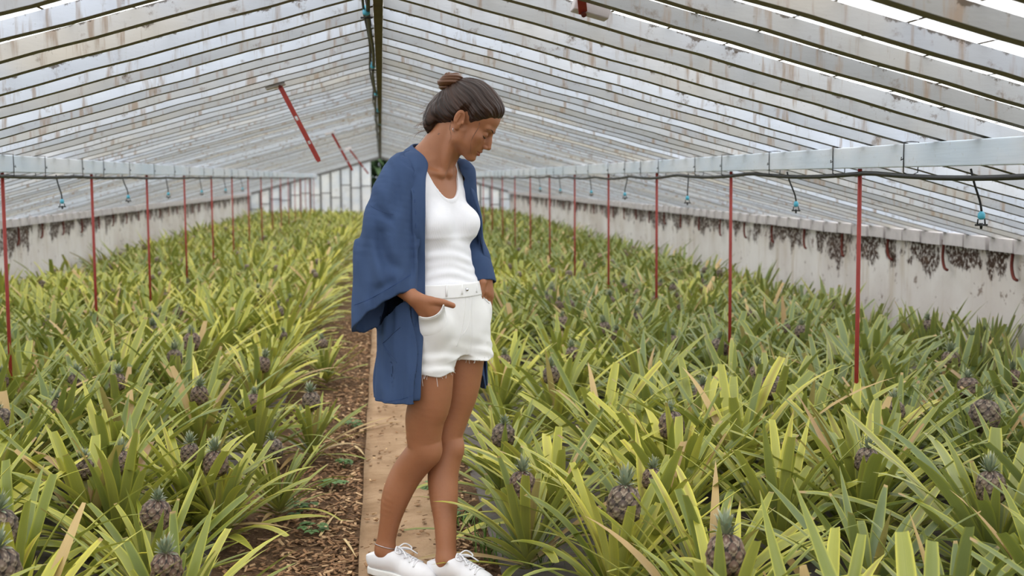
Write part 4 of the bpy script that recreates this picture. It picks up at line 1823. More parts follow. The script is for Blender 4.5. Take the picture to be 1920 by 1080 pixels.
def nape_fn(P):
    q = hloc(P)
    q = q * np.array([1, .72, 1])
    A = np.array([list(c_) + [r] for c_, r in NAPE]); A = catmull(A, 17)
    best = None
    for i in range(16):
        a, d = A[i, :3], A[i + 1, :3] - A[i, :3]
        t = np.clip((q - a) @ d / d.dot(d), 0, 1)
        e = np.sqrt((((q - a) - t[..., None] * d) ** 2).sum(-1)) - (A[i, 3] + (A[i + 1, 3] - A[i, 3]) * t)
        best = e if best is None else np.minimum(best, e)
    w_ = np.sin(q[..., 1] * 420 + 2.5 * np.sin(q[..., 2] * 45)) * .0013 + np.sin(q[..., 1] * 900 + 2 * np.sin(q[..., 2] * 70)) * .0006 + np.sin(q[..., 1] * 160 + q[..., 2] * 30) * .0022
    return best + w_


hf.func(HO - np.array([.19, .11, .125]), HO + np.array([.05, .11, .12]), nape_fn, .022)
_g = hf


def hair_col(V):
    q = hloc(V)
    phi = strand_phi(q)
    s_ = .42 + .2 * np.sin(phi * 61 + 3 * np.sin(q[:, 0] * 40)) + .2 * np.sin(phi * 147 + 4 * np.sin(q[:, 2] * 50)) + .25 * vnoise(np.stack([phi * 9, q[:, 0] * 12, q[:, 2] * 12], 1), 1.6, 5)
    c = np.zeros((len(V), 4)); c[:, 0] = s_; c[:, 1] = np.clip((.02 - q[:, 0]) / .12, 0, 1); c[:, 3] = 1
    return c


def make_hair():
    t = NT('brown_hair')
    a = t.attr('strand'); s = t.n('ShaderNodeSeparateColor'); t.t.links.new(a.outputs['Color'], s.inputs[0])
    c = t.mix(s.outputs[0], lin(28, 17, 13), lin(66, 42, 29))
    c = t.mix(t.math('MULTIPLY', s.outputs[2], .8), c, lin(104, 66, 38))
    t.bsdf(c, .42, .32, t.bump(s.outputs[0], .25, .002))
    return t.m


M_HAIR = make_hair()
HAIR, hV, hQ = sdf_part('hair', hf, M_HAIR, PERSON, hair_col, 'strand')
HAIR_T = bvh_of(hV, hQ)
# bun: a coil of twisted hair
BC = np.array([-.124, 0, .081])
_ba = _n(np.array([-.75, 0, .62])); _b1 = np.array([0, 1.0, 0]); _b2 = np.cross(_ba, _b1)


def bun_fn(P):
    q = (hloc(P) - BC) / 1.18
    a, x, y = q @ _ba, q @ _b1, q @ _b2
    rho = np.sqrt(x * x + y * y) + 1e-6
    th = np.arctan2(y, x)
    rr = rho - .0200
    tor = np.sqrt(rr * rr + (a + .003) ** 2 * .9)
    psi = np.arctan2(a + .003, rr)
    tw = np.sin(psi * 5 + th * 3) * .0016 + np.sin(psi * 11 + th * 7) * .0009
    d1 = tor - .0165 - tw
    cap = np.sqrt(rho ** 2 + ((a - .008) / .9) ** 2) - .0165 - .0022 * np.sin(th * 3 + rho * 330)
    k = .006
    h_ = np.maximum(k - np.abs(d1 - cap), 0) / k
    d = np.minimum(d1, cap) - h_ * h_ * k * .25
    base = np.sqrt(rho ** 2 + ((a + .022) / 1.0) ** 2) - .024
    h_ = np.maximum(.008 - np.abs(d - base), 0) / .008
    return np.minimum(d, base) - h_ * h_ * .008 * .25


bf = Field(H(*BC) - .066, H(*BC) + .066, .0016)
bf.func(H(*BC) - .060, H(*BC) + .060, bun_fn, 0)


def bun_col(V):
    q = hloc(V) - BC
    x, y, a = q @ _b1, q @ _b2, q @ _ba
    th = np.arctan2(y, x); rr = np.hypot(x, y) - .02; psi = np.arctan2(a, rr)
    c = np.zeros((len(V), 4)); c[:, 0] = .5 + .3 * np.sin(psi * 17 + th * 9) + .2 * np.sin(psi * 37 + th * 15); c[:, 2] = .75; c[:, 3] = 1
    return c


bun, _, _ = sdf_part('hair_bun', bf, M_HAIR, HAIR, bun_col, 'strand')
bun['label'] = 'round twisted bun of lighter brown hair'
# loose strands
st = MB()


def strand(pts, r0=.0009, n=16):
    P = catmull([at(*p) for p in pts], n)
    st.tube(list(P), [r0 * (1 - .75 * i / (n - 1)) for i in range(n)], 5)


FD = 4.118
for k in range(4):
    j = k * .8
    strand([(899 + j, 226, FD), (897 - j * .3, 240, FD - .010), (889 - j * .6, 254, FD - .014), (883.5 - j * .3 + k * .2, 265, FD - .016), (882 + j * .3, 278 + k, FD - .014), (883 + j * .4, 288 + k * 2, FD - .010)], .00045)
for k in range(3):
    strand([(846 + k, 226, 4.10), (844 - k * .6, 240, 4.095), (845 + k, 256, 4.09), (842 - k, 266 + 3 * k, 4.09)], .0005)
rs_ = random.Random(3)
for k in range(34):
    f_, u_ = [(-.128, .02), (-.136, -.03), (-.128, -.075), (-.112, -.098)][k % 4]
    f_ += rs_.uniform(0, .008); u_ += rs_.uniform(-.02, .02); l_ = rs_.uniform(-.04, .03)
    p0 = H(f_ + .012, l_, u_ + .012); p1 = H(f_ - .006, l_, u_ - .010); p2 = H(f_ - rs_.uniform(.006, .026), l_ + rs_.uniform(-.01, .01), u_ - rs_.uniform(.015, .04))
    P = catmull([p0, p1, p2], 9)
    st.tube(list(P), [.0006 * (1 - .08 * i) for i in range(9)], 5)
for k in range(12):
    t_ = rs_.uniform(0, 1); dd = 4.16 + rs_.uniform(-.04, .04)
    x0, y0 = 858 + 75 * t_, 153 + 30 * t_ ** 2
    strand([(x0 + 10, y0 + 5, dd), (x0, y0 + 1, dd), (x0 - 12, y0 + rs_.uniform(1, 4), dd)], .0005, 8)
for k in range(2):
    strand([(806, 240, 4.2), (795, 256, 4.2), (788 - 2 * k, 266, 4.2)], .0005, 8)
st.build('loose_strands', plain('loose_hair', (96, 60, 40), .5, .4), HAIR, True)

# ------------------------------------------------------------------ white ribbed tank top
def smin_(a, b, k):
    h_ = np.maximum(k - np.abs(a - b), 0) / k
    return np.minimum(a, b) - h_ * h_ * k * .25


def smax_(a, b, k):
    return -smin_(-a, -b, k)


def ell_d(P, c, r):
    q = (P - c) @ RB.T
    w = q / np.array(r); k0 = np.sqrt((w ** 2).sum(-1)) + 1e-6; k1 = np.sqrt(((w / np.array(r)) ** 2).sum(-1)) + 1e-6
    return k0 * (k0 - 1) / k1


def torso_d(P):
    d, f, l, z = loft(TORSO, P)
    for s in (-1, 1):
        d = smin_(d, ell_d(P, B(.020 - .015 * (s < 0), -.010 + s * .070, 1.208), (.056, .058, .056)), .035)
    nb = B(-.06, -.014, 1.365)
    for s, sh in ((-1, SH_R), (1, SH_L)):
        a = B(-.06, -.014 + s * .09, 1.365); dd = sh - a
        q = P - a; t = np.clip(q @ dd / dd.dot(dd), 0, 1)
        d = smin_(d, np.sqrt(((q - t[..., None] * dd) ** 2).sum(-1)) - (.044 + .002 * t), .04)
    base = B(-.070, -.014, 1.395) + UP * .01
    for s in (-1, 1):
        b2 = B(-.072, -.014 + s * .12, 1.385); dd = b2 - base
        q = P - base; t = np.clip(q @ dd / dd.dot(dd), 0, 1)
        d = smin_(d, np.sqrt(((q - t[..., None] * dd) ** 2).sum(-1)) - (.046 - .010 * t), .04)
    return d, f, l, z


def tank_fn(P):
    d, f, l, z = torso_d(P)
    lc = l + .016
    zn = 1.292 + .112 * (np.abs(lc) / .084) ** 2.6
    zn = np.where(f < -.062, 1.33 + .08 * (np.abs(lc) / .084) ** 2.6, zn)
    arm = np.abs(lc) - (.108 + .052 * np.clip((1.345 - z) / .10, 0, 1) ** 1.6)
    rim = np.where((z > zn - .012) | (arm > -.012), .0014, 0)
    fold = .0016 * np.sin(z * 190 + 3 * np.sin(l * 22)) * np.exp(-((z - 1.045) / .06) ** 2) + .0022 * np.exp(-((z - 1.165) / .010) ** 2) * (f > 0)
    fold = fold + .0018 * np.sin(z * 120 - f * 60 + l * 30) * np.exp(-((z - 1.10) / .05) ** 2)
    d = d - .0055 - rim - fold
    cut = np.maximum(z - zn, arm)
    cut = np.where(z > 1.2, cut, -1)
    return np.maximum(np.maximum(d, cut), .965 - z)


tf = Field(ORG + np.array([-.24, -.24, .95]), ORG + np.array([.24, .24, 1.46]), .0028)
tf.func(ORG + np.array([-.23, -.23, .955]), ORG + np.array([.23, .23, 1.45]), tank_fn, 0)


def make_rib():
    t = NT('white_rib_knit')
    g = t.n('ShaderNodeTexCoord')
    s = t.sep(t.pos())
    ang = t.math('ADD', t.math('MULTIPLY', s[0], 1.0), t.math('MULTIPLY', s[1], -.8))
    w = t.math('SINE', t.math('MULTIPLY', ang, 1100))
    t.bsdf(t.mix(t.noise(40), lin(222, 223, 228), lin(232, 232, 236)), .8, .2, t.bump(w, .05, .001))
    return t.m


TANK, tV, tQ = sdf_part('tank_top', tf, make_rib(), PERSON)
TANK['label'] = 'white ribbed tank top'

# ------------------------------------------------------------------ white denim shorts
HEMR = at(820, 705, 4.05)[2]
HEML = at(885, 676, 4.17)[2]
LEG_R = (B(-.012, -.082, .85), at(806, 712, 4.125))
LEG_L = (B(.0, .078, .87), at(880, 690, 4.235))


def cone_d(P, a, b, ra, rb):
    d = b - a
    q = P - a; t = np.clip(q @ d / d.dot(d), 0, 1.25)
    return np.sqrt(((q - t[..., None] * d) ** 2).sum(-1)) - (ra + (rb - ra) * t)


SW = .0050
PK_R = at(817, 612, HDR + .056)
PK_L = at(906, 578, HDL + .028)


def shorts_fn(P, band=False):
    d, f, l, z = loft(TORSO, P)
    d = d - .0085
    if band:
        return np.maximum(np.maximum(d - .0030, .967 - z), z - 1.012)
    wr = SW * (np.sin(z * 150 + l * 40 + 2 * np.sin(f * 40)) * np.clip((.86 - z) / .10, 0, 1) * .5 + .35 * vnoise(P, 55, 4) * np.clip((.93 - z) / .1, 0, 1))
    dr = cone_d(P, LEG_R[0], LEG_R[1], .094, .0800) + wr
    dl = cone_d(P, LEG_L[0], LEG_L[1], .096, .0835) + wr
    x_hem_r = HEMR + .006 * np.sin(l * 60)
    dr = np.maximum(np.maximum(dr, x_hem_r - z), z - .93)
    dl = np.maximum(np.maximum(dl, HEML + .004 * np.sin(l * 50 + 1) - z), z - .93)
    d = np.maximum(d + wr * .5, .757 - z)
    legs = smin_(dr, dl, .004)
    d = smin_(d, legs, .03)
    # the hands fill the pockets
    for (c, r) in ((PK_R, (.052, .052, .060)), (PK_L, (.028, .028, .044))):
        d = smin_(d, ell_d(P, c, r), .03)
    # front seam and fly
    sl = np.abs(l - .004)
    d = d + .0022 * np.exp(-(sl / .004) ** 2) * (f > 0) * np.clip((1.0 - z) / .02, 0, 1)
    hem = np.where((l < .0), HEMR, HEML)
    return np.maximum(d, z - .985)


sf = Field(ORG + np.array([-.26, -.28, .64]), ORG + np.array([.26, .26, 1.03]), .003)
sf.func(ORG + np.array([-.25, -.27, .65]), ORG + np.array([.25, .25, 1.02]), shorts_fn, 0)


def make_denim(name, c1, c2, sc_=900):
    t = NT(name)
    n1 = t.noise(14, None, 4)
    c = t.mix(n1, lin(*c1), lin(*c2))
    s = t.sep(t.pos())
    t.bsdf(c, .85, .15, t.bump(t.noise(sc_, None, 3), .12, .001))
    return t.m


M_WHITE = make_denim('white_denim', (216, 216, 216), (230, 229, 227))
SHORTS, sV, sQ = sdf_part('shorts', sf, M_WHITE, PERSON)
SHORTS['label'] = 'white denim shorts with frayed hems'
SH_T = bvh_of(sV, sQ)
wf = Field(ORG + np.array([-.24, -.24, .95]), ORG + np.array([.24, .24, 1.03]), .003)
wf.func(ORG + np.array([-.23, -.23, .96]), ORG + np.array([.23, .23, 1.02]), lambda P: shorts_fn(P, True), 0)
WB, wV, wQ = sdf_part('waistband', wf, M_WHITE, SHORTS)
WB_T = bvh_of(wV, wQ)
M_STITCH = plain('white_stitching', (226, 225, 222), .9, .1)
# pocket edges, fly, belt loops, button
# the front panel of the near pocket, over the fingers
def first_hit(px, py, off):
    d = W2C.T @ np.array([(px - 960) / FPX, (540 - py) / FPX, -1.0])
    d = d / np.linalg.norm(d)
    best = 1e9
    for T_, o_ in ((SH_T, 0.0), (BODY_T, .0)):
        h_ = T_.ray_cast(Vector(CAMP), Vector(d))
        if h_[0] is not None: best = min(best, h_[3] + o_)
    return CAMP + d * (best - off)


pc = catmull(np.array([(785, 593), (792, 595.5), (803, 596), (816, 592), (826, 583), (832, 571)], float), 22)
nv_ = 10
V, Q = [], []
D_ = np.zeros((22, nv_))
PX = np.zeros((22, nv_, 2))
for i, (x, y) in enumerate(pc):
    for k in range(nv_):
        t_ = k / (nv_ - 1)
        PX[i, k] = (x + 6 * t_ * (i / 21), y + 36 * t_)
        D_[i, k] = np.linalg.norm(first_hit(PX[i, k, 0], PX[i, k, 1], .0045 * (1 - t_) * min(1, (21 - i) / 4) + .0003) - CAMP)
for it in range(6):
    S_ = D_.copy()
    S_[1:-1, 1:-1] = (D_[:-2, 1:-1] + D_[2:, 1:-1] + D_[1:-1, :-2] + D_[1:-1, 2:]) / 4
    S_[1:-1, 0] = (D_[:-2, 0] + D_[2:, 0]) / 2
    D_ = np.minimum(S_, D_ + .0002)
for k, e_ in ((nv_ - 1, .0040), (nv_ - 2, .0016)):
    D_[:, k] += e_
D_[21, 2:] += .003
for i in range(22):
    for k in range(nv_):
        d = W2C.T @ np.array([(PX[i, k, 0] - 960) / FPX, (540 - PX[i, k, 1]) / FPX, -1.0])
        V.append(CAMP + d / np.linalg.norm(d) * D_[i, k])
for i in range(21):
    for k in range(nv_ - 1):
        a = i * nv_ + k
        Q.append((a, a + nv_, a + nv_ + 1, a + 1))
pf = link('pocket_front', mesh_np('pocket_front', V, np.array(Q), True), M_WHITE, SHORTS)
md = pf.modifiers.new('thickness', 'SOLIDIFY'); md.thickness = .002; md.offset = -1
MB().tube([V[i * nv_] for i in range(22)], .0022, 6).build('pocket_edge', M_WHITE, SHORTS, True)
line_on(SH_T, [(900, 550), (908, 560), (917, 569)], .0020, 'pocket_edge', M_WHITE, SHORTS, .001)
line_on(SH_T, [(873, 554), (872, 580), (868, 610), (862, 632), (856, 650)], .0010, 'fly_seam', M_STITCH, SHORTS, .0003)
line_on(SH_T, [(884, 553), (884, 580), (880, 606), (868, 628)], .0007, 'fly_seam', M_STITCH, SHORTS, .0003)
for (px, y0, y1) in ((837, 533, 560), (866, 530, 556), (893, 526, 552)):
    a, c_ = cast(WB_T, px, y0 + 2, .001), cast(WB_T, px, y1 - 4, .001)
    MB().tube([a, (a + c_) / 2 + (CAMP - a) / 4.2 * .002, c_], .0036, 6).build('belt_loop', M_WHITE, SHORTS, True)
c_ = cast(WB_T, 875, 543, .001)
n_ = _n(CAMP - c_)
MB().tube([c_, c_ + n_ * .002, c_ + n_ * .0045], [.0052, .0060, .004], 12).build('button', M_SILVER, SHORTS, True)['label'] = 'silver metal waist button'
fr = MB()
rs_ = random.Random(9)
for (leg, zz, n_thr) in ((0, HEMR, 150), (1, HEML, 90)):
    V2 = sV[(np.abs(sV[:, 2] - zz) < .012)]
    ax0 = LEG_R[1] if leg == 0 else LEG_L[1]
    V2 = V2[np.linalg.norm(V2[:, :2] - ax0[:2], axis=1) < .105]
    if not len(V2): continue
    for k in range(n_thr):
        p = V2[rs_.randrange(len(V2))]
        if np.linalg.norm(p[:2] - ax0[:2]) < .066: continue
        L_ = rs_.uniform(.003, .014) if rs_.random() < .93 else rs_.uniform(.02, .04)
        q = p + np.array([rs_.uniform(-.005, .005), rs_.uniform(-.005, .005), -L_])
        fr.tube([p + UP * .003, (p + q) / 2 + np.array([rs_.uniform(-.003, .003), 0, 0]), q], .0006, 4, False)
fr.build('frayed_hem', M_WHITE, SHORTS)

# ------------------------------------------------------------------ white canvas shoes
M_CANVAS = make_denim('white_canvas', (222, 222, 227), (234, 234, 236), 1400)
M_SOLE = plain('white_rubber', (228, 228, 226), .55, .4, var=.04)


def shoe(ank, yaw, tilt, label):
    g = ank.copy(); g[2] = 0.002
    fd = np.array([math.cos(yaw), math.sin(yaw), 0]); ld = np.array([-fd[1], fd[0], 0])
    cu, su = math.cos(tilt), math.sin(tilt)

    def S(f, l, z):
        # heel lifted about the ball of the foot
        f0 = .12
        df = f - f0
        f2 = f0 + df * cu + z * su if f < f0 else f
        z2 = z * cu - df * su if f < f0 else z
        return g + fd * f2 + ld * l + UP * z2
    root = empty('shoe', (0, 0, 0)); bpy.data.objects.remove(root)
    so_ = Field(g - np.array([.24, .24, .02]), g + np.array([.26, .24, .18]), .0026)

    def foot(z, dr):
        return [S(-.040, 0, z), S(-.01, .0, z), S(.05, .003, z), S(.105, .002, z), S(.150, .004, z), S(.178, .006, z)], [.030 + dr, .033 + dr, .031 + dr, .040 + dr, .036 + dr, .024 + dr]
    up_ = so_
    p0, r0 = foot(.030, .000)
    up_.chain([p + UP * dz for p, dz in zip(p0, (.012, .016, .014, .004, -.002, -.006))], r0, .01, sub=4)
    up_.chain([S(-.048, 0, .066), S(-.012, 0, .068), S(.045, 0, .066)], [.024, .030, .028], .03, sub=4)
    up_.chain([S(.045, 0, .068), S(.085, 0, .056), S(.13, 0, .036)], [.026, .026, .022], .02, sub=4)
    # open collar for the ankle
    up_.ell(S(-.002, 0, .100), (.050, .0285, .052), np.stack([fd, ld, UP]), .006, 'sub')
    pl = S(-.06, 0, .068); nrm = _n(np.array(UP) - fd * .30)
    up_.func(g + np.array([-.3, -.3, .04]), g + np.array([.3, .3, .2]), lambda P: -((P - pl) @ nrm), .004, 'sub')
    # flat underside
    up_.func(g + np.array([-.3, -.3, -.03]), g + np.array([.3, .3, .05]), lambda P: (P[..., 2] - g[2] - .010 - np.maximum(0, .12 - (P - g) @ fd) * math.tan(tilt)), .0, 'sub')
    sh, V, Q = sdf_part('shoe', up_, M_CANVAS, PERSON)
    sh['label'] = label
    T = bvh_of(V, Q)
    sl = Field(g - np.array([.24, .24, .02]), g + np.array([.26, .24, .14]), .0028)
    p1, r1 = foot(.016, .005)

    def sole_fn(P):
        q = P - g
        f, l, z = q @ fd, q @ ld, q[..., 2]
        zz = z - np.maximum(0, .12 - f) * math.tan(tilt)
        hw = np.interp(f, [-.075, -.06, -.03, .04, .10, .14, .17, .20, .208], [.004, .028, .036, .034, .044, .044, .036, .018, .004])
        return smax_(np.maximum(np.abs(l - .003) - hw, np.maximum(-.074 - f, f - .207)), np.abs(zz - .012) - .012, .004)
    sl.func(g + np.array([-.23, -.23, -.02]), g + np.array([.25, .23, .13]), sole_fn, 0)
    sdf_part('sole', sl, M_SOLE, sh)
    # eyelet rows with crossed laces and a bow
    lc = MB()
    ey = MB()
    row = []
    for i in range(5):
        f = .055 + .020 * i
        pr = []
        for s in (-1, 1):
            w_ = .022 - .0012 * i
            p = snap(T, S(f, s * w_, .115 - .016 * i), .0015)
            pr.append(p)
            ey.tube([p - UP * .0005, p + UP * .0012], .0028, 8)
        row.append(pr)
    for i in range(5):
        a, c2 = row[i]
        mid = snap(T, (a + c2) / 2 + UP * .02, .003)
        lc.tube([a, mid, c2], .0028, 6)
        if i < 4:
            for (u_, v_) in ((row[i][0], row[i + 1][1]), (row[i][1], row[i + 1][0])):
                lc.tube([u_, snap(T, (u_ + v_) / 2 + UP * .02, .004), v_], .0025, 6)
    k0 = snap(T, (row[0][0] + row[0][1]) / 2 + UP * .03, .005)
    lc.tube([k0 - ld * .006, k0 + ld * .006], .006, 8)
    for s in (-1, 1):
        loop = catmull([k0, k0 + ld * s * .022 + fd * .012 + UP * .012, k0 + ld * s * .042 + fd * .022 + UP * .000, k0 + ld * s * .030 + fd * .034 - UP * .006, k0 + fd * .004], 14)
        lc.tube(list(loop), .0026, 6)
        tail = catmull([k0, k0 + ld * s * .014 + fd * .030 + UP * .002, k0 + ld * s * .030 + fd * .062 - UP * .018], 10)
        lc.tube(list(tail), .0024, 6)
    lc.build('laces', M_CANVAS, sh, True)
    ey.build('eyelets', M_SILVER, sh, True)
    # tongue
    tg = Field(g - np.array([.2, .2, .0]), g + np.array([.2, .2, .2]), .003)
    tg.chain([S(.040, 0, .122), S(.055, 0, .098), S(.09, 0, .074)], [.012, .016, .014], .006)
    return sh


YR, YL = math.atan2(FW[1], FW[0]) + .08, math.atan2(FW[1], FW[0]) + .02
shoe(ANK_R, YR, .02, 'trailing white canvas lace-up shoe')
shoe(ANK_L, YL, 0.0, 'leading white canvas lace-up shoe')
# anklet
ak = ANK_R + UP * .004
ring = []
for a in np.linspace(0, 2 * PI, 33):
    d = np.array([math.cos(a), math.sin(a), 0])
    p = ak + d * .06 + UP * (.012 * math.cos(a + 2.6))
    loc, nrm, i, dist = BODY_T.ray_cast(Vector(p), Vector(-d))
    ring.append((np.array(loc) if loc else p) + d * .0025)
MB().tube(ring, .0012, 6).build('anklet', M_SILVER, PERSON, True)['label'] = 'thin silver anklet'
# ------------------------------------------------------------------ blue kimono jacket
JK = [(.60, -.050, -.030, .160, .225), (.66, -.050, -.030, .158, .222), (.80, -.048, -.028, .150, .214), (.95, -.044, -.024, .142, .204), (1.10, -.044, -.018, .136, .194),
      (1.22, -.052, -.014, .138, .186), (1.30, -.058, -.014, .136, .174), (1.36, -.066, -.014, .114, .150), (1.41, -.072, -.014, .060, .105)]
SLV_R = [(at(752, 322, 4.125), .052), (at(741, 352, 4.10), .066), (at(733, 392, 4.08), .078), (at(726, 440, 4.065), .090), (at(722, 495, 4.06), .106), (at(722, 560, 4.05), .107), (at(723, 640, 4.05), .107)]
SLV_L = [(at(866, 326, 4.29), .050), (at(869, 375, 4.32), .053), (at(874, 418, 4.335), .054), (at(878, 460, 4.335), .056), (at(892, 497, 4.29), .056), (at(904, 540, 4.275), .056)]
DEP = _n(W2C.T @ np.array([0, 0, -1.0]))
_c0, _c1 = at(665, 598, 3.985), at(778, 538, 3.995)
_c2 = at(722, 607, 4.13)
CUFF_N = _n(np.cross(_c1 - _c0, _c2 - _c0))
if CUFF_N[2] > 0: CUFF_N = -CUFF_N
_l0, _l1 = at(931, 503, 4.26), at(897, 527, 4.24)
CUFF2_N = _n((WRI_L - ELB_L) + UP * -.2)
HEMJ = at(740, 760, 4.0)[2]


def tube_d(P, pts, flat, fct, sub=4):
    A = np.array([list(p) + [r] for p, r in pts])
    A = catmull(A, (len(A) - 1) * sub + 1)
    S3 = np.eye(3) + np.outer(flat, flat) * (fct - 1)
    Ps = P @ S3.T
    As = A[:, :3] @ S3.T
    best = None
    for i in range(len(A) - 1):
        a, d = As[i], As[i + 1] - As[i]
        q = Ps - a
        t = np.clip(q @ d / d.dot(d), 0, 1)
        e = np.sqrt(((q - t[..., None] * d) ** 2).sum(-1)) - (A[i, 3] + (A[i + 1, 3] - A[i, 3]) * t)
        best = e if best is None else np.minimum(best, e)
    return best


TH = .0066


def wrinkle(P, k, seed):
    """Long soft folds that run mostly down the cloth."""
    S_ = P * np.array([1, 1, .14])
    T_ = P * np.array([.9, .9, .30]) + P[..., 2:3] * np.array([.35, .2, 0])
    return .65 * vnoise(S_, k, seed) + .4 * vnoise(T_, k * .8, seed + 1)


# folds seen on the near side of the cloth: lines across the wearer's side, depth, width
FOLDS = [([(756, 340), (757, 400), (756, 450), (760, 500)], .009, .011), ([(704, 382), (722, 405), (738, 418)], .008, .007),
         ([(731, 422), (717, 440), (719, 474), (738, 500), (757, 508)], .014, .012), ([(742, 325), (744, 370), (746, 410)], .010, .008),
         ([(694, 430), (690, 480), (694, 530)], .008, .009), ([(676, 470), (680, 530), (688, 570)], .007, .009), ([(706, 470), (712, 520), (730, 548)], -.007, .010),
         ([(770, 340), (771, 420), (772, 500), (768, 535)], .006, .006), ([(732, 660), (733, 700), (737, 748)], .010, .009), ([(712, 620), (709, 690), (714, 745)], -.006, .010),
         ([(752, 620), (747, 680), (750, 735)], .008, .008), ([(724, 300), (734, 318), (738, 345)], .005, .008), ([(700, 345), (716, 360), (728, 384)], -.005, .010),
         ([(744, 522), (720, 536), (700, 548)], .005, .007)]
FOLD_W = [(np.array([at(x, y, 4.0)[[0, 2]] for x, y in catmull(np.array(p_, float), 10)]), a_, w_) for p_, a_, w_ in FOLDS]


def folds(P):
    # carried to the distance of the cloth along the line of sight of its own depth
    sc_ = 4.0 / np.maximum(P[..., 1], .5)
    x, z = P[..., 0] * sc_, CAMH + (P[..., 2] - CAMH) * sc_
    out = np.zeros(P.shape[:-1])
    for (L_, a_, w_) in FOLD_W:
        best = np.full(P.shape[:-1], 1e3); am = np.zeros(P.shape[:-1])
        for i in range(len(L_) - 1):
            dx, dz = L_[i + 1] - L_[i]
            t = np.clip(((x - L_[i][0]) * dx + (z - L_[i][1]) * dz) / (dx * dx + dz * dz), 0, 1)
            e = (x - L_[i][0] - t * dx) ** 2 + (z - L_[i][1] - t * dz) ** 2
            am = np.where(e < best, np.sin(PI * np.clip((i + t + .35) / (len(L_) - .3), 0, 1)), am)
            best = np.minimum(best, e)
        out += 2.1 * a_ * am * np.exp(-best / (3.4 * w_ * w_))
    return out * (P[..., 1] < 4.16)


def jacket_outer(P):
    d, f, l, z = loft(JK, P)
    low = np.clip((1.25 - z) / .3, 0, 1)
    d = d + .0110 * wrinkle(P, 70, 2) * (.35 + .65 * low)
    # shoulders follow her own
    body, _, _, _ = torso_d(P)
    d = smin_(d, np.maximum(body - .017, 1.20 - z), .03)
    sr = tube_d(P, SLV_R, DEP, 1.45) + .0130 * wrinkle(P, 62, 7) * np.clip((1.33 - z) / .12, 0, 1)
    fo = folds(P)
    sr = sr + fo; d = d + .4 * fo
    sl = tube_d(P, SLV_L, DEP, 1.1) + .0045 * wrinkle(P, 60, 9)
    cr = (P - _c0) @ CUFF_N
    cl = (P - _l1) @ CUFF2_N
    return d, sr, sl, cr, cl, f, l, z


EDGE = [(.040, -.190, .640), (.042, -.180, .80), (.028, -.142, .94), (.022, -.136, 1.02), (.032, -.148, 1.15), (.036, -.147, 1.29), (.004, -.112, 1.372), (-.035, -.078, 1.418), (-.084, -.058, 1.462),
        (-.116, -.016, 1.478), (-.088, .036, 1.466), (-.045, .080, 1.432), (-.010, .092, 1.396), (.036, .106, 1.29), (.052, .128, 1.15), (.052, .140, 1.0), (.050, .150, .80), (.046, .160, .640)]
_ed = catmull(EDGE, 340)
_er, _el = _ed[:180], _ed[180:][::-1]


def jacket_fn(P):
    d, sr, sl, cr, cl, f, l, z = jacket_outer(P)
    src, slc = np.maximum(sr, cr), np.maximum(sl, cl)
    db = np.maximum(d, HEMJ + .004 * np.sin(l * 30) - z)
    out_ = smin_(smin_(db, src, .012), slc, .012)
    inn = np.minimum(np.minimum(np.maximum(d + TH, np.minimum(z - np.where(l > 0, 1.17, 1.30), np.abs(l + .014) - .098)), np.maximum(sr + TH * 1.9, cr - .004)), np.maximum(sl + TH * 1.15, cl - .004))
    shell = np.maximum(out_, -inn)
    # open front: cut along the line between the two edges at every height, and round the neck
    fr, lr = np.interp(z, _er[:, 2], _er[:, 0]), np.interp(z, _er[:, 2], _er[:, 1])
    fl, ll = np.interp(z, _el[:, 2], _el[:, 0]), np.interp(z, _el[:, 2], _el[:, 1])
    nf, nl = (ll - lr), -(fl - fr)
    nn = np.sqrt(nf * nf + nl * nl) + 1e-6
    op = ((f - fr) * nf + (l - lr) * nl) / nn + .004
    between = np.where((f > -.03) & (z > 1.1) & (z < 1.41), np.minimum(l - lr, ll - l) + .003, -1)
    op = np.maximum(op, between)
    shell = np.maximum(shell, np.minimum(op, np.minimum(src, slc)))
    q = P - B(-.060, -.014, 1.40)
    lat = np.sqrt((q @ FW) ** 2 + (q @ LF) ** 2)
    shell = np.where(z > 1.36, np.maximum(shell, 0.056 - lat), shell)
    far_sleeve = np.maximum(np.maximum(slc, -np.maximum(sl + TH * 1.15, cl - .004)), z - 1.355)
    far_sleeve = np.where(z > 1.22, np.maximum(far_sleeve, between), far_sleeve)
    return np.minimum(shell, far_sleeve)


jf = Field(ORG + np.array([-.36, -.34, .62]), ORG + np.array([.24, .30, 1.47]), .0032)
jf.func(ORG + np.array([-.35, -.33, .63]), ORG + np.array([.23, .29, 1.46]), jacket_fn, 0)
M_BLUE = make_denim('blue_twill', (50, 67, 98), (62, 80, 112), 1100)
JKT, jV, jQ = sdf_part('jacket', jf, M_BLUE, PERSON)
JKT['label'] = 'open blue kimono jacket with wide sleeves'
JK_T = bvh_of(jV, jQ)

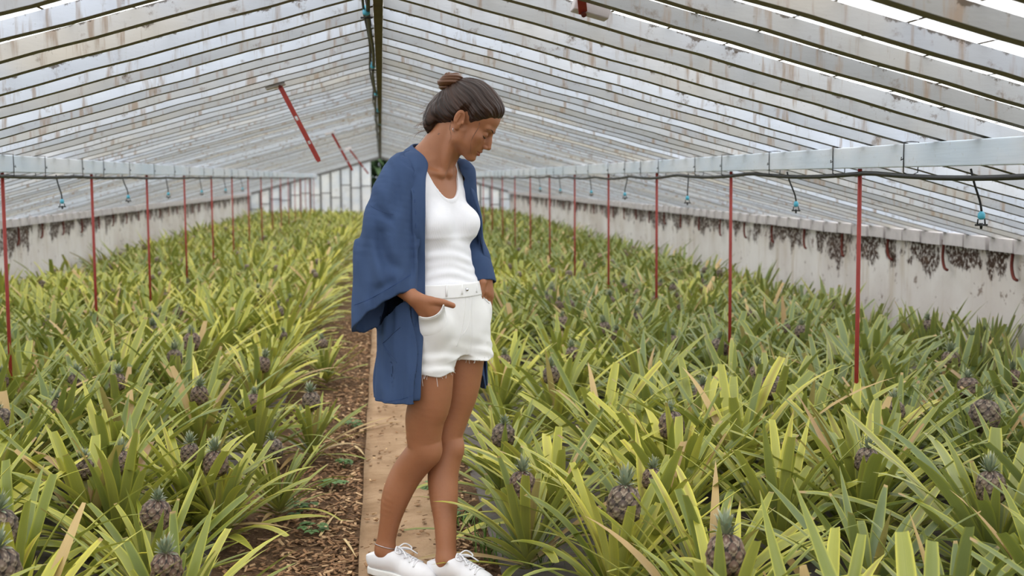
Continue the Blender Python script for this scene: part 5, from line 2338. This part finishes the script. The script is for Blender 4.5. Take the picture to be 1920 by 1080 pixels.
# collar band running up one front edge, round the neck and down the other
OUTD = [(-.020, -.036, 0), (-.020, -.036, 0), (-.020, -.036, 0), (-.022, -.034, 0), (-.024, -.034, 0), (-.030, -.036, -.008), (-.026, -.048, -.014), (-.026, -.050, -.026), (-.026, -.030, -.042),
        (-.012, 0, -.044), (-.016, .020, -.038), (-.014, .034, -.026), (-.018, .036, -.012), (-.024, .034, 0), (-.024, .034, 0), (-.022, .034, 0), (-.020, .036, 0), (-.020, .036, 0)]
n_ = 110
E = catmull([B(*e) for e in EDGE], n_)
TANK_T = bvh_of(tV, tQ)
for i in range(n_):
    if 1.0 < E[i][2] < 1.45:
        loc, nrm, _i, dist = TANK_T.find_nearest(Vector(E[i]))
        sd = (E[i] - np.array(loc)).dot(np.array(nrm))
        if sd < .009: E[i] = E[i] + np.array(nrm) * (.009 - sd)
E[2:-2] = (E[:-4] + E[1:-3] + E[2:-2] + E[3:-1] + E[4:]) / 5
Wd = catmull([FW * o[0] + LF * o[1] + UP * o[2] for o in OUTD], n_)
V, Q = [], []
nc = 6
for i in range(n_):
    outp = E[i] + Wd[i] * 1.02
    so_ = snap(JK_T, outp, .0035)
    if np.linalg.norm(so_ - outp) < .05: outp = so_
    c_ = np.cross(E[min(i + 1, n_ - 1)] - E[max(i - 1, 0)], outp - E[i]); c_ /= np.linalg.norm(c_) + 1e-9
    for k in range(nc):
        t_ = k / (nc - 1)
        V.append(E[i] * (1 - t_) + outp * t_ - c_ * .004 * math.sin(PI * t_) * 0)
V = np.array(V)
for it in range(2):
    for j in range(len(V)):
        for (T_, m_) in ((TANK_T, .0125), (BODY_T, .0110), (JK_T, .0040)):
            loc, nrm, _i, dist = T_.find_nearest(Vector(V[j]))
            if dist > .03: continue
            nrm = np.array(nrm)
            if T_ is JK_T and nrm.dot(V[j] - ORG - UP * V[j][2]) < 0: continue
            sd = (V[j] - np.array(loc)).dot(nrm)
            if sd < m_: V[j] = V[j] + nrm * (m_ - sd)
    G_ = V.reshape(n_, nc, 3)
    G_[1:-1] = (G_[:-2] + 2 * G_[1:-1] + G_[2:]) / 4
    V = G_.reshape(-1, 3)
for i in range(n_ - 1):
    for k in range(nc - 1):
        a = i * nc + k
        Q.append((a, a + 1, a + nc + 1, a + nc))
band = link('collar_band', mesh_np('collar_band', V, np.array(Q), True), M_BLUE, JKT)
md = band.modifiers.new('thickness', 'SOLIDIFY'); md.thickness = .007; md.offset = 0
sm = band.modifiers.new('smooth', 'SUBSURF'); sm.levels = 1; sm.render_levels = 1
# stitching lines: along the band, sleeve hem, patch pocket
M_BSTITCH = plain('blue_stitching', (48, 68, 108), .9, .1)
sb = MB()
for i in range(2, 37, 1):
    if i % 2: continue
    a, b2, c2 = V[i * nc + nc - 2], V[(i + 1) * nc + nc - 2], V[i * nc + nc - 3]
    nn_ = _n(np.cross(b2 - a, c2 - a))
    if nn_.dot(CAMP - a) < 0: nn_ = -nn_
    sb.tube([a + nn_ * .004, a * .3 + b2 * .7 + nn_ * .004], .0007, 4)
sb.build('stitching', M_BSTITCH, JKT)
line_on(JK_T, [(664, 572), (690, 562), (720, 546), (750, 528), (770, 515)], .0009, 'sleeve_hem_seam', M_BSTITCH, JKT, .0002)
line_on(JK_T, [(718, 643), (728, 634), (740, 622), (750, 613)], .0022, 'patch_pocket_edge', M_BLUE, JKT, .0008)
line_on(JK_T, [(718, 643), (724, 655), (734, 668), (744, 680)], .0015, 'patch_pocket_edge', M_BLUE, JKT, .0008)
line_on(JK_T, [(693, 384), (705, 392), (722, 398), (738, 402)], .0008, 'shoulder_seam', M_BLUE, JKT, .0003)
line_on(JK_T, [(703, 744), (725, 752), (750, 749), (772, 742), (788, 735)], .0008, 'hem_seam', M_BSTITCH, JKT, .0003)
# ------------------------------------------------------------------ trees seen through the doorway
M_TREE = plain('tree_leaf', (52, 74, 42), .7, .3, var=.4, scale=6)
M_TRUNK = plain('tree_trunk', (70, 58, 46), .9, .2)
for (x, y, r, h, lab) in ((.30, 42.6, 1.35, 1.45, 'dark green tree outside, framed by the end doorway'),
                          (-4.35, 40.2, .55, .95, 'dark bush outside the far end corner of the house')):
    rs = random.Random(int(y * 10))
    root = empty('tree' if r > 1 else 'shrub', (x, y, 0))
    V, Q, off = [], [], 0
    for k in range(1500):
        d = np.array([rs.gauss(0, 1), rs.gauss(0, 1), rs.gauss(0, 1)]); d /= np.linalg.norm(d)
        p = d * r * rs.uniform(.45, 1.0) * np.array([1, 1, .9]) + np.array([0, 0, h])
        lv, lq, lc = leaf_strip(p, rs.uniform(0, 6.3), rs.uniform(-.6, .9), (.34 if r > 1 else .22), .16, .6, rs, 3, 3, 0, 0, 0, .5)
        V.append(lv); Q.append(lq + off); off += len(lv)
    link('foliage', mesh_np('foliage', np.vstack(V), np.vstack(Q), True), M_TREE, root)
    MB().tube([(0, 0, -.1), (.03, 0, h * .5), (0, 0, h)], [.09, .07, .04], 8).build('trunk', M_TRUNK, root, True)
    tag(root, lab, 'tree' if r > 1 else 'shrub')
b = MB(); b.box((0, YEND + 16, -.12), (40, 32.4, .1))
tag(b.build('ground', plain('outside_grass', (86, 96, 60), .95, .1)), kind='structure')

# ------------------------------------------------------------------ daylight
w = bpy.data.worlds.new('overcast_sky')
sc.world = w
w.use_nodes = True
nt = w.node_tree
nt.nodes.clear()
wo = nt.nodes.new('ShaderNodeOutputWorld')
bg = nt.nodes.new('ShaderNodeBackground')
tc = nt.nodes.new('ShaderNodeTexCoord')
sx_ = nt.nodes.new('ShaderNodeSeparateXYZ')
mr = nt.nodes.new('ShaderNodeMapRange')
mx = nt.nodes.new('ShaderNodeMix'); mx.data_type = 'RGBA'
nt.links.new(tc.outputs['Generated'], sx_.inputs[0])
nt.links.new(sx_.outputs[2], mr.inputs[0])
nt.links.new(mr.outputs[0], mx.inputs[0])
mx.inputs[6].default_value = (.80, .88, 1.0, 1)
mx.inputs[7].default_value = (1.0, .985, .96, 1)
nt.links.new(mx.outputs[2], bg.inputs[0])
bg.inputs[1].default_value = 1.9
nt.links.new(bg.outputs[0], wo.inputs[0])
sun = bpy.data.lights.new('sun', 'SUN')
sun.energy = 2.4
sun.angle = math.radians(25)
sun.color = (1, .97, .92)
so = bpy.data.objects.new('sun', sun)
so.rotation_euler = (math.radians(24), math.radians(-10), 0)
C.objects.link(so)
sc.view_settings.exposure = 0.25
sc.cycles.max_bounces = 8
sc.cycles.diffuse_bounces = 4
sc.cycles.transmission_bounces = 8
sc.cycles.transparent_max_bounces = 12
sc.cycles.caustics_reflective = False
sc.cycles.use_denoising = True
